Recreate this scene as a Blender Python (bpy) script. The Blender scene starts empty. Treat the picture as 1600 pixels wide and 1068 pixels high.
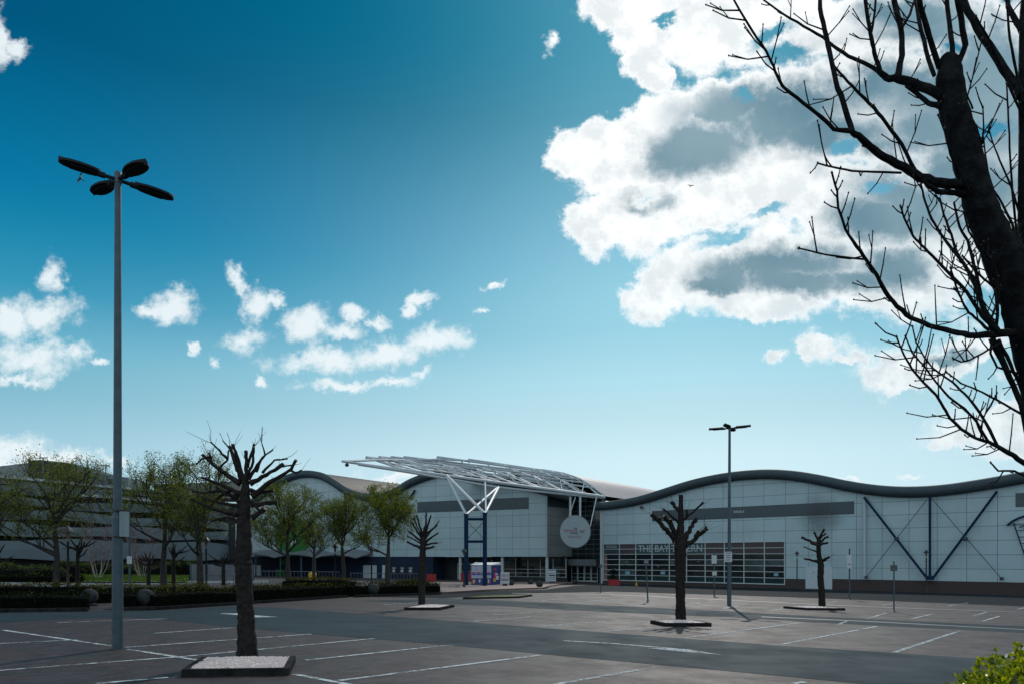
import bpy, math, random
import numpy as np
from mathutils import Vector
R = math.radians
sc = bpy.context.scene
F = 1067.0; HY = 870.0; EYE = 1.55
# ---------------------------------------------------------------- camera
cd = bpy.data.cameras.new('camera'); cam = bpy.data.objects.new('camera', cd)
sc.collection.objects.link(cam); sc.camera = cam
cd.lens = 24.0; cd.sensor_width = 36.0; cd.shift_y = (HY - 534) / 1600.0
cd.clip_start = 0.05; cd.clip_end = 5000
cam.location = (0, 0, EYE); cam.rotation_euler = (R(90), 0, 0)
sc.view_settings.view_transform = 'Standard'; sc.view_settings.look = 'None'
sc.view_settings.gamma = 1; sc.view_settings.exposure = 0.0
# ---------------------------------------------------------------- sun
SUNV = Vector((0.255, 1.0, 0.80)).normalized()
SEL = math.asin(SUNV.z); SAZ = math.atan2(SUNV.x, SUNV.y)
sl = bpy.data.lights.new('sun', 'SUN'); so = bpy.data.objects.new('sun', sl); sc.collection.objects.link(so)
sl.energy = 1.9; sl.angle = R(0.6); sl.color = (1.0, 0.93, 0.86)
so.rotation_euler = SUNV.to_track_quat('Z', 'Y').to_euler(); so.location = (0, 0, 60)

# ---------------------------------------------------------------- world
world = bpy.data.worlds.new('World'); sc.world = world; world.use_nodes = True
NT = world.node_tree; NT.nodes.clear()
class NG:
    def __init__(s, nt): s.nt = nt
    def n(s, t, **k):
        o = s.nt.nodes.new(t)
        for a, b in k.items(): setattr(o, a, b)
        return o
    def put(s, sock, v):
        if hasattr(v, 'is_output') or isinstance(v, bpy.types.NodeSocket): s.nt.links.new(v, sock)
        else: sock.default_value = v
    def m(s, op, a, b=None, c=None, clamp=False):
        o = s.n('ShaderNodeMath', operation=op); o.use_clamp = clamp
        s.put(o.inputs[0], a)
        if b is not None: s.put(o.inputs[1], b)
        if c is not None: s.put(o.inputs[2], c)
        return o.outputs[0]
    def v(s, op, a, b=None, c=None):
        o = s.n('ShaderNodeVectorMath', operation=op)
        s.put(o.inputs[0], a)
        if b is not None: s.put(o.inputs[1], b)
        if c is not None: s.put(o.inputs[2], c)
        return o.outputs['Value'] if op in ('LENGTH', 'DOT_PRODUCT') else o.outputs[0]
    def noise(s, vec, scale, detail=4, rough=0.5, dist=0.0):
        o = s.n('ShaderNodeTexNoise'); s.put(o.inputs['Vector'], vec); o.inputs['Scale'].default_value = scale
        o.inputs['Detail'].default_value = detail; o.inputs['Roughness'].default_value = rough; o.inputs['Distortion'].default_value = dist
        return o
    def ss(s, x, a, b, lo=0.0, hi=1.0):
        o = s.n('ShaderNodeMapRange', interpolation_type='SMOOTHSTEP'); s.put(o.inputs[0], x)
        o.inputs[1].default_value = a; o.inputs[2].default_value = b; o.inputs[3].default_value = lo; o.inputs[4].default_value = hi
        return o.outputs[0]
    def mix(s, f, a, b, bt='MIX'):
        o = s.n('ShaderNodeMix', data_type='RGBA', blend_type=bt)
        s.put(o.inputs[0], f)
        for i, q in ((6, a), (7, b)):
            if isinstance(q, tuple): q = (*q, 1) if len(q) == 3 else q
            s.put(o.inputs[i], q)
        return o.outputs[2]

g = NG(NT)
sky = g.n('ShaderNodeTexSky', sky_type='NISHITA'); sky.sun_disc = False
sky.sun_elevation = SEL; sky.sun_rotation = SAZ
sky.altitude = 0; sky.air_density = 1.0; sky.dust_density = 1.2; sky.ozone_density = 2.0
tc = g.n('ShaderNodeTexCoord'); D0 = tc.outputs['Generated']
sep = g.n('ShaderNodeSeparateXYZ'); NT.links.new(D0, sep.inputs[0])
ysafe = g.m('MAXIMUM', sep.outputs[1], 0.08)
U = g.m('DIVIDE', sep.outputs[0], ysafe); V = g.m('DIVIDE', sep.outputs[2], ysafe)
cmb = g.n('ShaderNodeCombineXYZ'); g.put(cmb.inputs[0], U); g.put(cmb.inputs[1], V); P0 = cmb.outputs[0]
w1 = g.noise(P0, 7.0, 8, 0.66); w2 = g.noise(P0, 46.0, 5, 0.68)
wv = g.v('MULTIPLY', g.v('SUBTRACT', w1.outputs['Color'], (0.5, 0.5, 0.5)), (0.070, 0.055, 0))
wv2 = g.v('MULTIPLY', g.v('SUBTRACT', w2.outputs['Color'], (0.5, 0.5, 0.5)), (0.042, 0.034, 0))
PW = g.v('ADD', g.v('ADD', P0, wv), wv2)
def blobs(lst, vec):
    acc = None
    for e in lst:
        cx, cy, rx, ry = e[:4]
        c = ((cx - 800) / F, (HY - cy) / F); r = (rx / F, ry / F)
        if len(e) > 4:
            mp = g.n('ShaderNodeMapping', vector_type='TEXTURE'); g.put(mp.inputs[0], vec)
            mp.inputs[1].default_value = (c[0], c[1], 0); mp.inputs[2].default_value = (0, 0, R(e[4])); mp.inputs[3].default_value = (r[0], r[1], 1)
            q = mp.outputs[0]
        else:
            q = g.v('MULTIPLY_ADD', vec, (1 / r[0], 1 / r[1], 0), (-c[0] / r[0], -c[1] / r[1], 0))
        l = g.v('LENGTH', q)
        acc = l if acc is None else g.m('MINIMUM', acc, l)
    return acc
BIG = [(1420,578,80,34,14),(1500,550,85,30,16),(1385,600,30,15),(1275,548,36,20,15),(1330,562,34,10),(1210,557,20,10),(1560,660,85,36,18),(1590,690,70,30),(1480,690,36,16,15),(985,15,85,45),(1065,50,95,62,-15),(1020,110,30,42),(1150,40,110,70),(1000,60,50,60),(1260,40,110,60),(1420,30,200,60),
 (905,245,62,50),(950,215,60,40),(1040,190,90,55,20),(1130,165,110,50,8),(960,270,80,60),(1090,240,150,95),(930,350,55,55,40),(1000,350,110,48),
 (1090,320,110,45,12),(1250,190,190,95),(1420,170,230,120),(1550,250,170,180),(1380,330,190,95),(1230,270,110,60),(1180,290,60,40,20),
 (1030,455,62,45,25),(1110,430,110,62),(1180,385,90,60,35),(1240,430,150,75),(1370,420,170,85),(1480,380,170,90),(1190,480,80,30),(1560,130,140,150)]
SMALL = [(20,705,90,26),(110,716,90,20),(1420,580,100,36,12),(1500,545,110,34,15),(1280,550,50,24,12),(1215,558,26,14),(1540,665,110,42,12),(1208,558,22,13),(1275,545,38,24,15),(1325,560,45,14),(1410,575,85,40,15),(1500,535,95,34,18),(1385,603,35,18),
 (1510,665,75,34,15),(1585,650,70,50),(1560,700,90,22),(1640,560,80,60),(1430,748,26,6),(1330,750,20,4),
 (70,485,70,34),(78,432,22,38,-20),(20,500,60,34),(55,553,95,34),(120,545,36,18),(30,590,60,12),(-10,55,22,70),(22,80,26,18),
 (262,478,44,28,15),(232,487,34,13),(372,442,17,28,25),(400,478,26,34,25),(388,528,50,24,12),(480,505,46,33),(500,562,92,22),(600,548,88,27,8),
 (680,532,56,28,5),(550,495,22,22),(596,505,22,15),(535,518,50,16),(657,463,27,13,12),(645,480,14,14),(540,602,72,12),(610,597,60,11,6),(660,582,24,8,15),
 (334,560,13,18),(304,541,10,9),(417,600,14,10,20),(770,442,20,7,20),(752,491,10,6),(862,60,14,22,-30),(160,565,16,8),
 (20,702,60,22),(105,712,70,18),(180,716,48,11),(30,726,150,18),(620,745,60,8),(1000,-40,200,50),(430,465,20,12)]
CORE = [(1500,100,190,110),(1480,300,150,70),(1220,170,150,60,8),(1400,250,120,40),(1280,440,170,22),(1180,190,110,50),(1080,235,85,40,15),(1010,310,45,20),(1330,120,120,60),(1300,210,110,40),(1450,90,150,70),(1180,420,100,34,12),(1260,400,80,30),(1380,345,110,36),
 (1330,440,80,16),(1560,170,110,80),(1130,445,60,16),(1470,200,90,50),(1400,420,60,30),(1520,310,60,40),(1470,550,60,10),(1440,15,120,40)]
GAPS = [(1325,232,26,16,20),(1545,205,40,12),(1205,55,38,14,30),(1375,295,30,12,15),(1130,372,50,12,25),(1195,322,34,9,25),(1230,85,40,14),(1165,150,18,10),(1485,75,18,10),(1040,30,26,8,20),(1590,480,30,40)]
nb = g.noise(P0, 18.0, 9, 0.65); nf = g.noise(P0, 5.0, 4, 0.5)
nz = g.m('SUBTRACT', nb.outputs['Fac'], 0.5)
dB = g.m('SUBTRACT', 1.0, blobs(BIG, PW)); dS = g.m('SUBTRACT', 1.0, blobs(SMALL, PW))
gap = g.ss(blobs(GAPS, PW), 0.45, 1.25)
aB = g.ss(g.m('ADD', dB, g.m('MULTIPLY', nz, 1.1)), -0.06, 0.26)
aS = g.m('MULTIPLY', g.ss(g.m('ADD', dS, g.m('MULTIPLY', nz, 2.9)), -0.15, 0.85), 0.92)
front = g.ss(sep.outputs[1], 0.1, 0.25)
alpha = g.m('MULTIPLY', g.m('MAXIMUM', g.m('MULTIPLY', aB, gap), aS), front)
core = g.m('ADD', g.m('SUBTRACT', 1.0, blobs(CORE, PW)), g.m('MULTIPLY', g.m('SUBTRACT', nf.outputs['Fac'], 0.5), 0.8))
corea = g.m('MULTIPLY', g.ss(core, -0.60, 0.50), g.ss(g.m('ADD', dB, g.m('MULTIPLY', nz, 1.0)), 0.05, 0.60))
# aureole round the sun, seen on clouds as brightness
sd = g.v('DOT_PRODUCT', g.v('NORMALIZE', D0), tuple(SUNV))
glow = g.m('POWER', g.m('MAXIMUM', sd, 0.0), 22.0)
ramp = g.n('ShaderNodeValToRGB'); nd = g.n('ShaderNodeSeparateXYZ'); NT.links.new(g.v('NORMALIZE', D0), nd.inputs[0]); NT.links.new(nd.outputs[2], ramp.inputs[0])
RS = [(0.0, (.42, .68, .78)), (.09, (.36, .62, .74)), (.14, (.28, .55, .69)), (.20, (.15, .445, .59)), (.25, (.085, .40, .565)), (.31, (.008, .28, .465)), (.42, (.001, .168, .345)), (.54, (.0, .078, .19)), (.72, (.001, .05, .15)), (1.0, (.002, .04, .12))]
el = ramp.color_ramp.elements; el[0].position = 0; el[0].color = (*RS[0][1], 1); el[1].position = 1; el[1].color = (*RS[-1][1], 1)
for p_, c_ in RS[1:-1]: e_ = el.new(p_); e_.color = (*c_, 1)
base = g.mix(1.0, ramp.outputs[0], (10, 10, 10), 'MULTIPLY')
g3 = g.m('POWER', g.m('MAXIMUM', sd, 0.0), 7.0); g60 = g.m('POWER', g.m('MAXIMUM', sd, 0.0), 45.0)
gl = g.mix(1.0, g.mix(g3, (0, 0, 0), (0.0, 1.25, 1.45)), g.mix(g60, (0, 0, 0), (0.9, 1.5, 1.6)), 'ADD')
ND = g.v('NORMALIZE', D0); hx = g.n('ShaderNodeCombineXYZ'); g.put(hx.inputs[0], sep.outputs[0]); g.put(hx.inputs[1], sep.outputs[1])
ad = g.m('MAXIMUM', g.v('DOT_PRODUCT', g.v('NORMALIZE', hx.outputs[0]), tuple(Vector((SUNV.x - .03, SUNV.y, 0)).normalized())), 0.0)
f4 = g.ss(nd.outputs[2], 0.40, 0.20); fm = g.m('MULTIPLY', g.ss(nd.outputs[2], 0.62, 0.32), g.m('SUBTRACT', 1.0, f4))
az1 = g.m('MULTIPLY', g.m('POWER', ad, 4.0), g.m('MULTIPLY', f4, g.ss(nd.outputs[2], 0.0, 0.16, 0.65, 1.0)))
az2 = g.m('MULTIPLY', g.m('POWER', ad, 12.0), fm)
custom = g.mix(1.0, g.mix(1.0, g.mix(1.0, base, gl, 'ADD'), g.mix(az1, (0, 0, 0), (3.7, 2.7, 2.0)), 'ADD'), g.mix(az2, (0, 0, 0), (3.0, 3.1, 2.5)), 'ADD')
nish = g.mix(1.0, sky.outputs[0], (0.0, 0.7, 1.0), 'MULTIPLY')
skyc = g.mix(0.012, custom, nish)
white = g.mix(g.m('MULTIPLY', glow, 1.6, clamp=True), (8.6, 9.4, 9.7), (11.0, 11.2, 11.2))
grey = g.mix(g.ss(nf.outputs['Fac'], 0.3, 0.7), (1.4, 2.65, 3.4), (2.6, 3.9, 4.6))
shade = g.m('MULTIPLY', g.ss(nb.outputs['Fac'], 0.38, 0.62), 0.30)
cc = g.mix(g.m('MAXIMUM', corea, g.m('MULTIPLY', shade, g.ss(dB, 0.0, 0.3))), white, grey)
bn = g.noise(g.v('NORMALIZE', D0), 2.2, 5, 0.55)
balpha = g.m('MULTIPLY', g.m('SUBTRACT', 1.0, front), g.ss(bn.outputs['Fac'], 0.36, 0.56))  # unseen bright clouds added behind the camera to light the wall fronts
fin = g.mix(balpha, g.mix(alpha, skyc, cc), (8.2, 9.6, 10.4))
bg = g.n('ShaderNodeBackground'); g.put(bg.inputs[0], fin); bg.inputs[1].default_value = 0.1
wo = g.n('ShaderNodeOutputWorld'); NT.links.new(bg.outputs[0], wo.inputs[0])

# ---------------------------------------------------------------- geometry helpers
def gz(x, y): return -(0.019 * y + 0.015 * x)
def W(px, py, Y): return Vector(((px - 800) / F * Y, Y, EYE + (HY - py) / F * Y))
def GY(px, py): return F * EYE / (py - HY - F * 0.019 - 0.015 * (px - 800))
def G(px, py, up=0.0):
    Y = GY(px, py); x = (px - 800) / F * Y
    return Vector((x, Y, gz(x, Y) + up))
def GG(px, Y, up=0.0):
    x = (px - 800) / F * Y
    return Vector((x, Y, gz(x, Y) + up))
rnd = random.Random(7)

class MB:
    def __init__(s): s.v = []; s.f = []; s.mi = []; s.cur = 0
    def add(s, vs, fs):
        b = len(s.v); s.v += [tuple(q) for q in vs]; s.f += [tuple(i + b for i in f) for f in fs]; s.mi += [s.cur] * len(fs)
    def quad(s, a, b, c, d): s.add([a, b, c, d], [(0, 1, 2, 3)])
    def poly(s, pts): s.add(pts, [tuple(range(len(pts)))])
    def box8(s, p):  # bottom 4, top 4
        s.add(p, [(3, 2, 1, 0), (4, 5, 6, 7), (0, 1, 5, 4), (1, 2, 6, 5), (2, 3, 7, 6), (3, 0, 4, 7)])
    def box(s, c, sz, rz=0.0):
        cx, cy, cz = c; hx, hy, hz = sz[0] / 2, sz[1] / 2, sz[2] / 2; ca, sa = math.cos(rz), math.sin(rz); p = []
        for z in (-hz, hz):
            for x, y in ((-hx, -hy), (hx, -hy), (hx, hy), (-hx, hy)):
                p.append((cx + x * ca - y * sa, cy + x * sa + y * ca, cz + z))
        s.box8(p)
    def prism(s, pts, h):  # pts ground polygon ccw, extruded by vector h
        n = len(pts); h = Vector(h); q = [Vector(a) for a in pts]; t = [a + h for a in q]
        s.add(q + t, [tuple(range(n))[::-1], tuple(range(n, 2 * n))] + [(i, (i + 1) % n, n + (i + 1) % n, n + i) for i in range(n)])
    def tube(s, pts, rad, n=8, cap=True, wob=0.0, rg=rnd):
        pts = [Vector(p) for p in pts]
        if not hasattr(rad, '__len__'): rad = [rad] * len(pts)
        t0 = (pts[1] - pts[0]).normalized()
        up = Vector((0, 0, 1)) if abs(t0.z) < 0.9 else Vector((1, 0, 0))
        x = t0.cross(up).normalized(); rings = []; vs = []
        for i, p in enumerate(pts):
            t = (pts[min(i + 1, len(pts) - 1)] - pts[max(i - 1, 0)])
            if t.length < 1e-9: t = t0
            t.normalize(); x = (x - t * x.dot(t))
            if x.length < 1e-6: x = t.orthogonal()
            x.normalize(); y = t.cross(x)
            for k in range(n):
                a = 2 * math.pi * k / n; r = rad[i] * (1 + (rg.uniform(-wob, wob) if wob else 0))
                vs.append(p + x * (r * math.cos(a)) + y * (r * math.sin(a)))
        fs = []
        for i in range(len(pts) - 1):
            for k in range(n):
                a = i * n + k; b = i * n + (k + 1) % n
                fs.append((a, b, b + n, a + n))
        if cap: fs.append(tuple(range(n))[::-1]); fs.append(tuple(range((len(pts) - 1) * n, len(pts) * n)))
        s.add(vs, fs)
    def lathe(s, c, prof, n=20):
        vs = []; c = Vector(c)
        for r, z in prof:
            for k in range(n):
                a = 2 * math.pi * k / n; vs.append(c + Vector((r * math.cos(a), r * math.sin(a), z)))
        fs = [(i * n + k, i * n + (k + 1) % n, (i + 1) * n + (k + 1) % n, (i + 1) * n + k) for i in range(len(prof) - 1) for k in range(n)]
        fs.append(tuple(range(n))[::-1]); fs.append(tuple(range((len(prof) - 1) * n, len(prof) * n)))
        s.add(vs, fs)
    def build(s, name, mats, parent=None, smooth=False):
        root = parent
        while root is not None and root.parent is not None: root = root.parent
        off = Vector(root.location) if root is not None and root.type == 'EMPTY' else Vector((0, 0, 0))
        if root is not None and root.type != 'EMPTY': off = Vector(root.location)
        me = bpy.data.meshes.new(name)
        vs = np.array(s.v, dtype=float) - np.array(off)
        me.from_pydata([tuple(q) for q in vs], [], s.f)
        if not isinstance(mats, (list, tuple)): mats = [mats]
        for m in mats: me.materials.append(m)
        if len(mats) > 1: me.polygons.foreach_set('material_index', s.mi)
        if smooth:
            me.polygons.foreach_set('use_smooth', [True] * len(me.polygons))
            try: me.set_sharp_from_angle(angle=R(40))
            except Exception: pass
        me.update()
        o = bpy.data.objects.new(name, me); sc.collection.objects.link(o); o.parent = parent
        return o
def tag(o, label=None, cat=None, group=None, kind=None):
    if label: o['label'] = label
    if cat: o['category'] = cat
    if group: o['group'] = group
    if kind: o['kind'] = kind
    return o
def thing(name, label, cat, loc, group=None):
    o = bpy.data.objects.new(name, None); sc.collection.objects.link(o); o.location = loc
    o.empty_display_size = 0.3
    return tag(o, label, cat, group)
def struct(name, mb, m, label=None, cat=None):
    o = mb.build(name, m); o['kind'] = 'structure'
    if label: o['label'] = label
    return o

# ---------------------------------------------------------------- materials
def mat(name, col, rough=0.6, metal=0.0, var=0.0, vs=4.0, bump=0.0, bs=30.0, col2=None, spec=0.5, detail=5):
    m = bpy.data.materials.new(name); m.use_nodes = True; nt = m.node_tree
    b = nt.nodes['Principled BSDF']; k = NG(nt)
    b.inputs['Roughness'].default_value = rough; b.inputs['Metallic'].default_value = metal
    b.inputs['Specular IOR Level'].default_value = spec
    t = k.n('ShaderNodeTexCoord').outputs['Object']
    c2 = col2 if col2 else tuple(min(1, c * (1 - var)) for c in col)
    n = k.noise(t, vs, detail, 0.6)
    f = k.ss(n.outputs['Fac'], 0.3, 0.7)
    k.put(b.inputs['Base Color'], k.mix(f, col, c2))
    if bump:
        nb_ = k.noise(t, bs, 4, 0.6); bp = k.n('ShaderNodeBump'); bp.inputs['Strength'].default_value = bump; bp.inputs['Distance'].default_value = 0.02
        nt.links.new(nb_.outputs['Fac'], bp.inputs['Height']); nt.links.new(bp.outputs[0], b.inputs['Normal'])
    return m
def clad_mat(name, c1, c2, ang, bw, rh, mortar=(0.06, 0.09, 0.10), ms=0.022, rough=0.35, offz=0.0, stain=None, offx=0.0):
    m = bpy.data.materials.new(name); m.use_nodes = True; nt = m.node_tree; b = nt.nodes['Principled BSDF']; k = NG(nt)
    t = k.n('ShaderNodeTexCoord').outputs['Object']
    mp = k.n('ShaderNodeMapping'); nt.links.new(t, mp.inputs[0]); mp.inputs[2].default_value = (0, 0, -ang)
    s = k.n('ShaderNodeSeparateXYZ'); nt.links.new(mp.outputs[0], s.inputs[0])
    c = k.n('ShaderNodeCombineXYZ'); k.put(c.inputs[0], k.m('ADD', s.outputs[0], offx)); k.put(c.inputs[1], k.m('ADD', s.outputs[2], offz))
    br = k.n('ShaderNodeTexBrick'); nt.links.new(c.outputs[0], br.inputs[0]); br.offset = 0; br.squash = 1
    br.inputs['Color1'].default_value = (*c1, 1); br.inputs['Color2'].default_value = (*c2, 1); br.inputs['Mortar'].default_value = (*mortar, 1)
    br.inputs['Scale'].default_value = 1; br.inputs['Mortar Size'].default_value = ms; br.inputs['Mortar Smooth'].default_value = 0.1
    br.inputs['Brick Width'].default_value = bw; br.inputs['Row Height'].default_value = rh
    n = k.noise(c.outputs[0], 0.35, 5, 0.6); col = k.mix(k.ss(n.outputs['Fac'], 0.35, 0.75, 0, 0.22), br.outputs[0], tuple(q * 0.55 for q in c1))
    st = k.n('ShaderNodeMapping'); nt.links.new(c.outputs[0], st.inputs[0]); st.inputs[3].default_value = (1.6, 0.12, 1)
    n2 = k.noise(st.outputs[0], 1.5, 4, 0.6); col = k.mix(k.ss(n2.outputs['Fac'], 0.5, 0.8, 0, 0.25), col, tuple(q * 0.5 for q in c1))
    if stain:
        q = k.v('MULTIPLY_ADD', c.outputs[0], (1 / stain[2], 1 / stain[3], 0), (-(stain[0]) / stain[2], -(stain[1]) / stain[3], 0))
        nn = k.noise(c.outputs[0], 0.7, 4, 0.6)
        d = k.m('ADD', k.m('SUBTRACT', 1.0, k.v('LENGTH', q)), k.m('MULTIPLY', k.m('SUBTRACT', nn.outputs['Fac'], 0.5), 0.9))
        col = k.mix(k.ss(d, -0.2, 0.9, 0, 0.68), col, (0.012, 0.016, 0.02))
    k.put(b.inputs['Base Color'], col); b.inputs['Roughness'].default_value = rough
    bp = k.n('ShaderNodeBump'); bp.inputs['Strength'].default_value = 0.4; bp.inputs['Distance'].default_value = 0.02; bp.invert = True
    nt.links.new(br.outputs['Fac'], bp.inputs['Height']); nt.links.new(bp.outputs[0], b.inputs['Normal'])
    return m
def ground_mat(name, kind):
    m = bpy.data.materials.new(name); m.use_nodes = True; nt = m.node_tree; b = nt.nodes['Principled BSDF']; k = NG(nt)
    t = k.n('ShaderNodeTexCoord').outputs['Object']
    big = k.noise(t, 0.12, 5, 0.6).outputs['Fac']; mid = k.noise(t, 0.9, 6, 0.65).outputs['Fac']; fine = k.noise(t, 45, 3, 0.6).outputs['Fac']
    bp = k.n('ShaderNodeBump'); bp.inputs['Distance'].default_value = 0.01
    if kind == 'pave':
        mp = k.n('ShaderNodeMapping'); nt.links.new(t, mp.inputs[0]); mp.inputs[2].default_value = (0, 0, R(-28))
        br = k.n('ShaderNodeTexBrick'); nt.links.new(mp.outputs[0], br.inputs[0]); br.inputs['Scale'].default_value = 1
        br.inputs['Brick Width'].default_value = 0.21; br.inputs['Row Height'].default_value = 0.105; br.inputs['Mortar Size'].default_value = 0.006
        br.inputs['Color1'].default_value = (0.066, 0.043, 0.042, 1); br.inputs['Color2'].default_value = (0.022, 0.017, 0.018, 1); br.inputs['Mortar'].default_value = (0.014, 0.013, 0.014, 1)
        col = k.mix(k.ss(big, 0.35, 0.7, 0, 0.6), br.outputs[0], (0.026, 0.023, 0.025))
        col = k.mix(k.ss(mid, 0.55, 0.75, 0, 0.55), col, (0.035, 0.033, 0.035))
        col = k.mix(k.ss(k.noise(t, 2.2, 5, 0.7).outputs['Fac'], 0.6, 0.8, 0, 0.35), col, (0.085, 0.075, 0.072))
        col = k.mix(k.ss(k.noise(t, 0.55, 3, 0.5, 0.6).outputs['Fac'], 0.60, 0.64, 0, 0.45), col, (0.016, 0.015, 0.016))
        col = k.mix(k.ss(k.noise(t, 5.5, 2, 0.5).outputs['Fac'], 0.72, 0.76, 0, 0.6), col, (0.010, 0.010, 0.011))
        nt.links.new(br.outputs['Fac'], bp.inputs['Height']); bp.invert = True; bp.inputs['Strength'].default_value = 0.35
        rr = k.ss(mid, 0.3, 0.7, 0.52, 0.70)
    elif kind == 'asph':
        col = k.mix(k.ss(big, 0.3, 0.7), (0.020, 0.040, 0.050), (0.014, 0.029, 0.038))
        col = k.mix(k.ss(mid, 0.5, 0.8, 0, 0.5), col, (0.008, 0.014, 0.018))
        col = k.mix(k.ss(fine, 0.58, 0.75, 0, 0.5), col, (0.06, 0.075, 0.085))
        st = k.n('ShaderNodeMapping'); nt.links.new(t, st.inputs[0]); st.inputs[2].default_value = (0, 0, R(24)); st.inputs[3].default_value = (0.06, 1.1, 1)
        col = k.mix(k.ss(k.noise(st.outputs[0], 1.0, 4, 0.6).outputs['Fac'], 0.5, 0.75, 0, 0.4), col, (0.04, 0.052, 0.06))
        nt.links.new(fine, bp.inputs['Height']); bp.inputs['Strength'].default_value = 0.3
        rr = k.ss(mid, 0.3, 0.7, 0.68, 0.82)
    elif kind == 'dark':  # service road asphalt, its colour darkened further to include the hall's shade
        col = k.mix(k.ss(big, 0.3, 0.7), (0.014, 0.020, 0.025), (0.020, 0.026, 0.030)); nt.links.new(fine, bp.inputs['Height']); bp.inputs['Strength'].default_value = 0.3
        rr = 0.7
    elif kind == 'pink':
        col = k.mix(k.ss(mid, 0.3, 0.7), (0.20, 0.13, 0.115), (0.13, 0.095, 0.09)); nt.links.new(fine, bp.inputs['Height']); bp.inputs['Strength'].default_value = 0.2; rr = 0.55
    k.put(b.inputs['Base Color'], col); k.put(b.inputs['Roughness'], rr)
    nt.links.new(bp.outputs[0], b.inputs['Normal']); b.inputs['Specular IOR Level'].default_value = {'pave': 0.20, 'pink': 0.2, 'asph': 0.09, 'dark': 0.02}[kind]
    return m
def paint_mat():
    m = bpy.data.materials.new('line_paint'); m.use_nodes = True; nt = m.node_tree; b = nt.nodes['Principled BSDF']; k = NG(nt)
    t = k.n('ShaderNodeTexCoord').outputs['Object']
    n = k.noise(t, 7, 6, 0.75).outputs['Fac']; n2 = k.noise(t, 0.5, 3, 0.6).outputs['Fac']; f = k.ss(k.m('ADD', n, k.m('MULTIPLY', n2, 0.5)), 0.64, 0.88)
    b.inputs['Base Color'].default_value = (0.47, 0.53, 0.55, 1); b.inputs['Roughness'].default_value = 0.75; b.inputs['Specular IOR Level'].default_value = 0.15
    tr = k.n('ShaderNodeBsdfTransparent'); mx = k.n('ShaderNodeMixShader'); k.put(mx.inputs[0], k.m('MULTIPLY', f, 0.9))
    nt.links.new(b.outputs[0], mx.inputs[1]); nt.links.new(tr.outputs[0], mx.inputs[2]); nt.links.new(mx.outputs[0], nt.nodes['Material Output'].inputs[0])
    return m
def leaf_mat(name, c1, c2, trans=0.35, rough=0.6, vs=1.5, spec=0.12):
    m = bpy.data.materials.new(name); m.use_nodes = True; nt = m.node_tree; b = nt.nodes['Principled BSDF']; k = NG(nt); b.inputs['Specular IOR Level'].default_value = spec
    geo = k.n('ShaderNodeNewGeometry'); t = k.n('ShaderNodeTexCoord').outputs['Object']
    n = k.noise(t, vs, 2, 0.5).outputs['Fac']
    f = k.m('ADD', k.m('MULTIPLY', geo.outputs['Random Per Island'], 0.6), k.m('MULTIPLY', n, 0.4))
    col = k.mix(k.ss(f, 0.2, 0.8), c1, c2)
    k.put(b.inputs['Base Color'], col); b.inputs['Roughness'].default_value = rough
    tl = k.n('ShaderNodeBsdfTranslucent'); k.put(tl.inputs[0], col)
    mx = k.n('ShaderNodeMixShader'); mx.inputs[0].default_value = trans
    nt.links.new(b.outputs[0], mx.inputs[1]); nt.links.new(tl.outputs[0], mx.inputs[2]); nt.links.new(mx.outputs[0], nt.nodes['Material Output'].inputs[0])
    return m
ANG_R = math.atan2(-0.643, 0.766)   # right hall wall direction
ANG_L = math.atan2(-1.0, 2.0)
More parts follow.
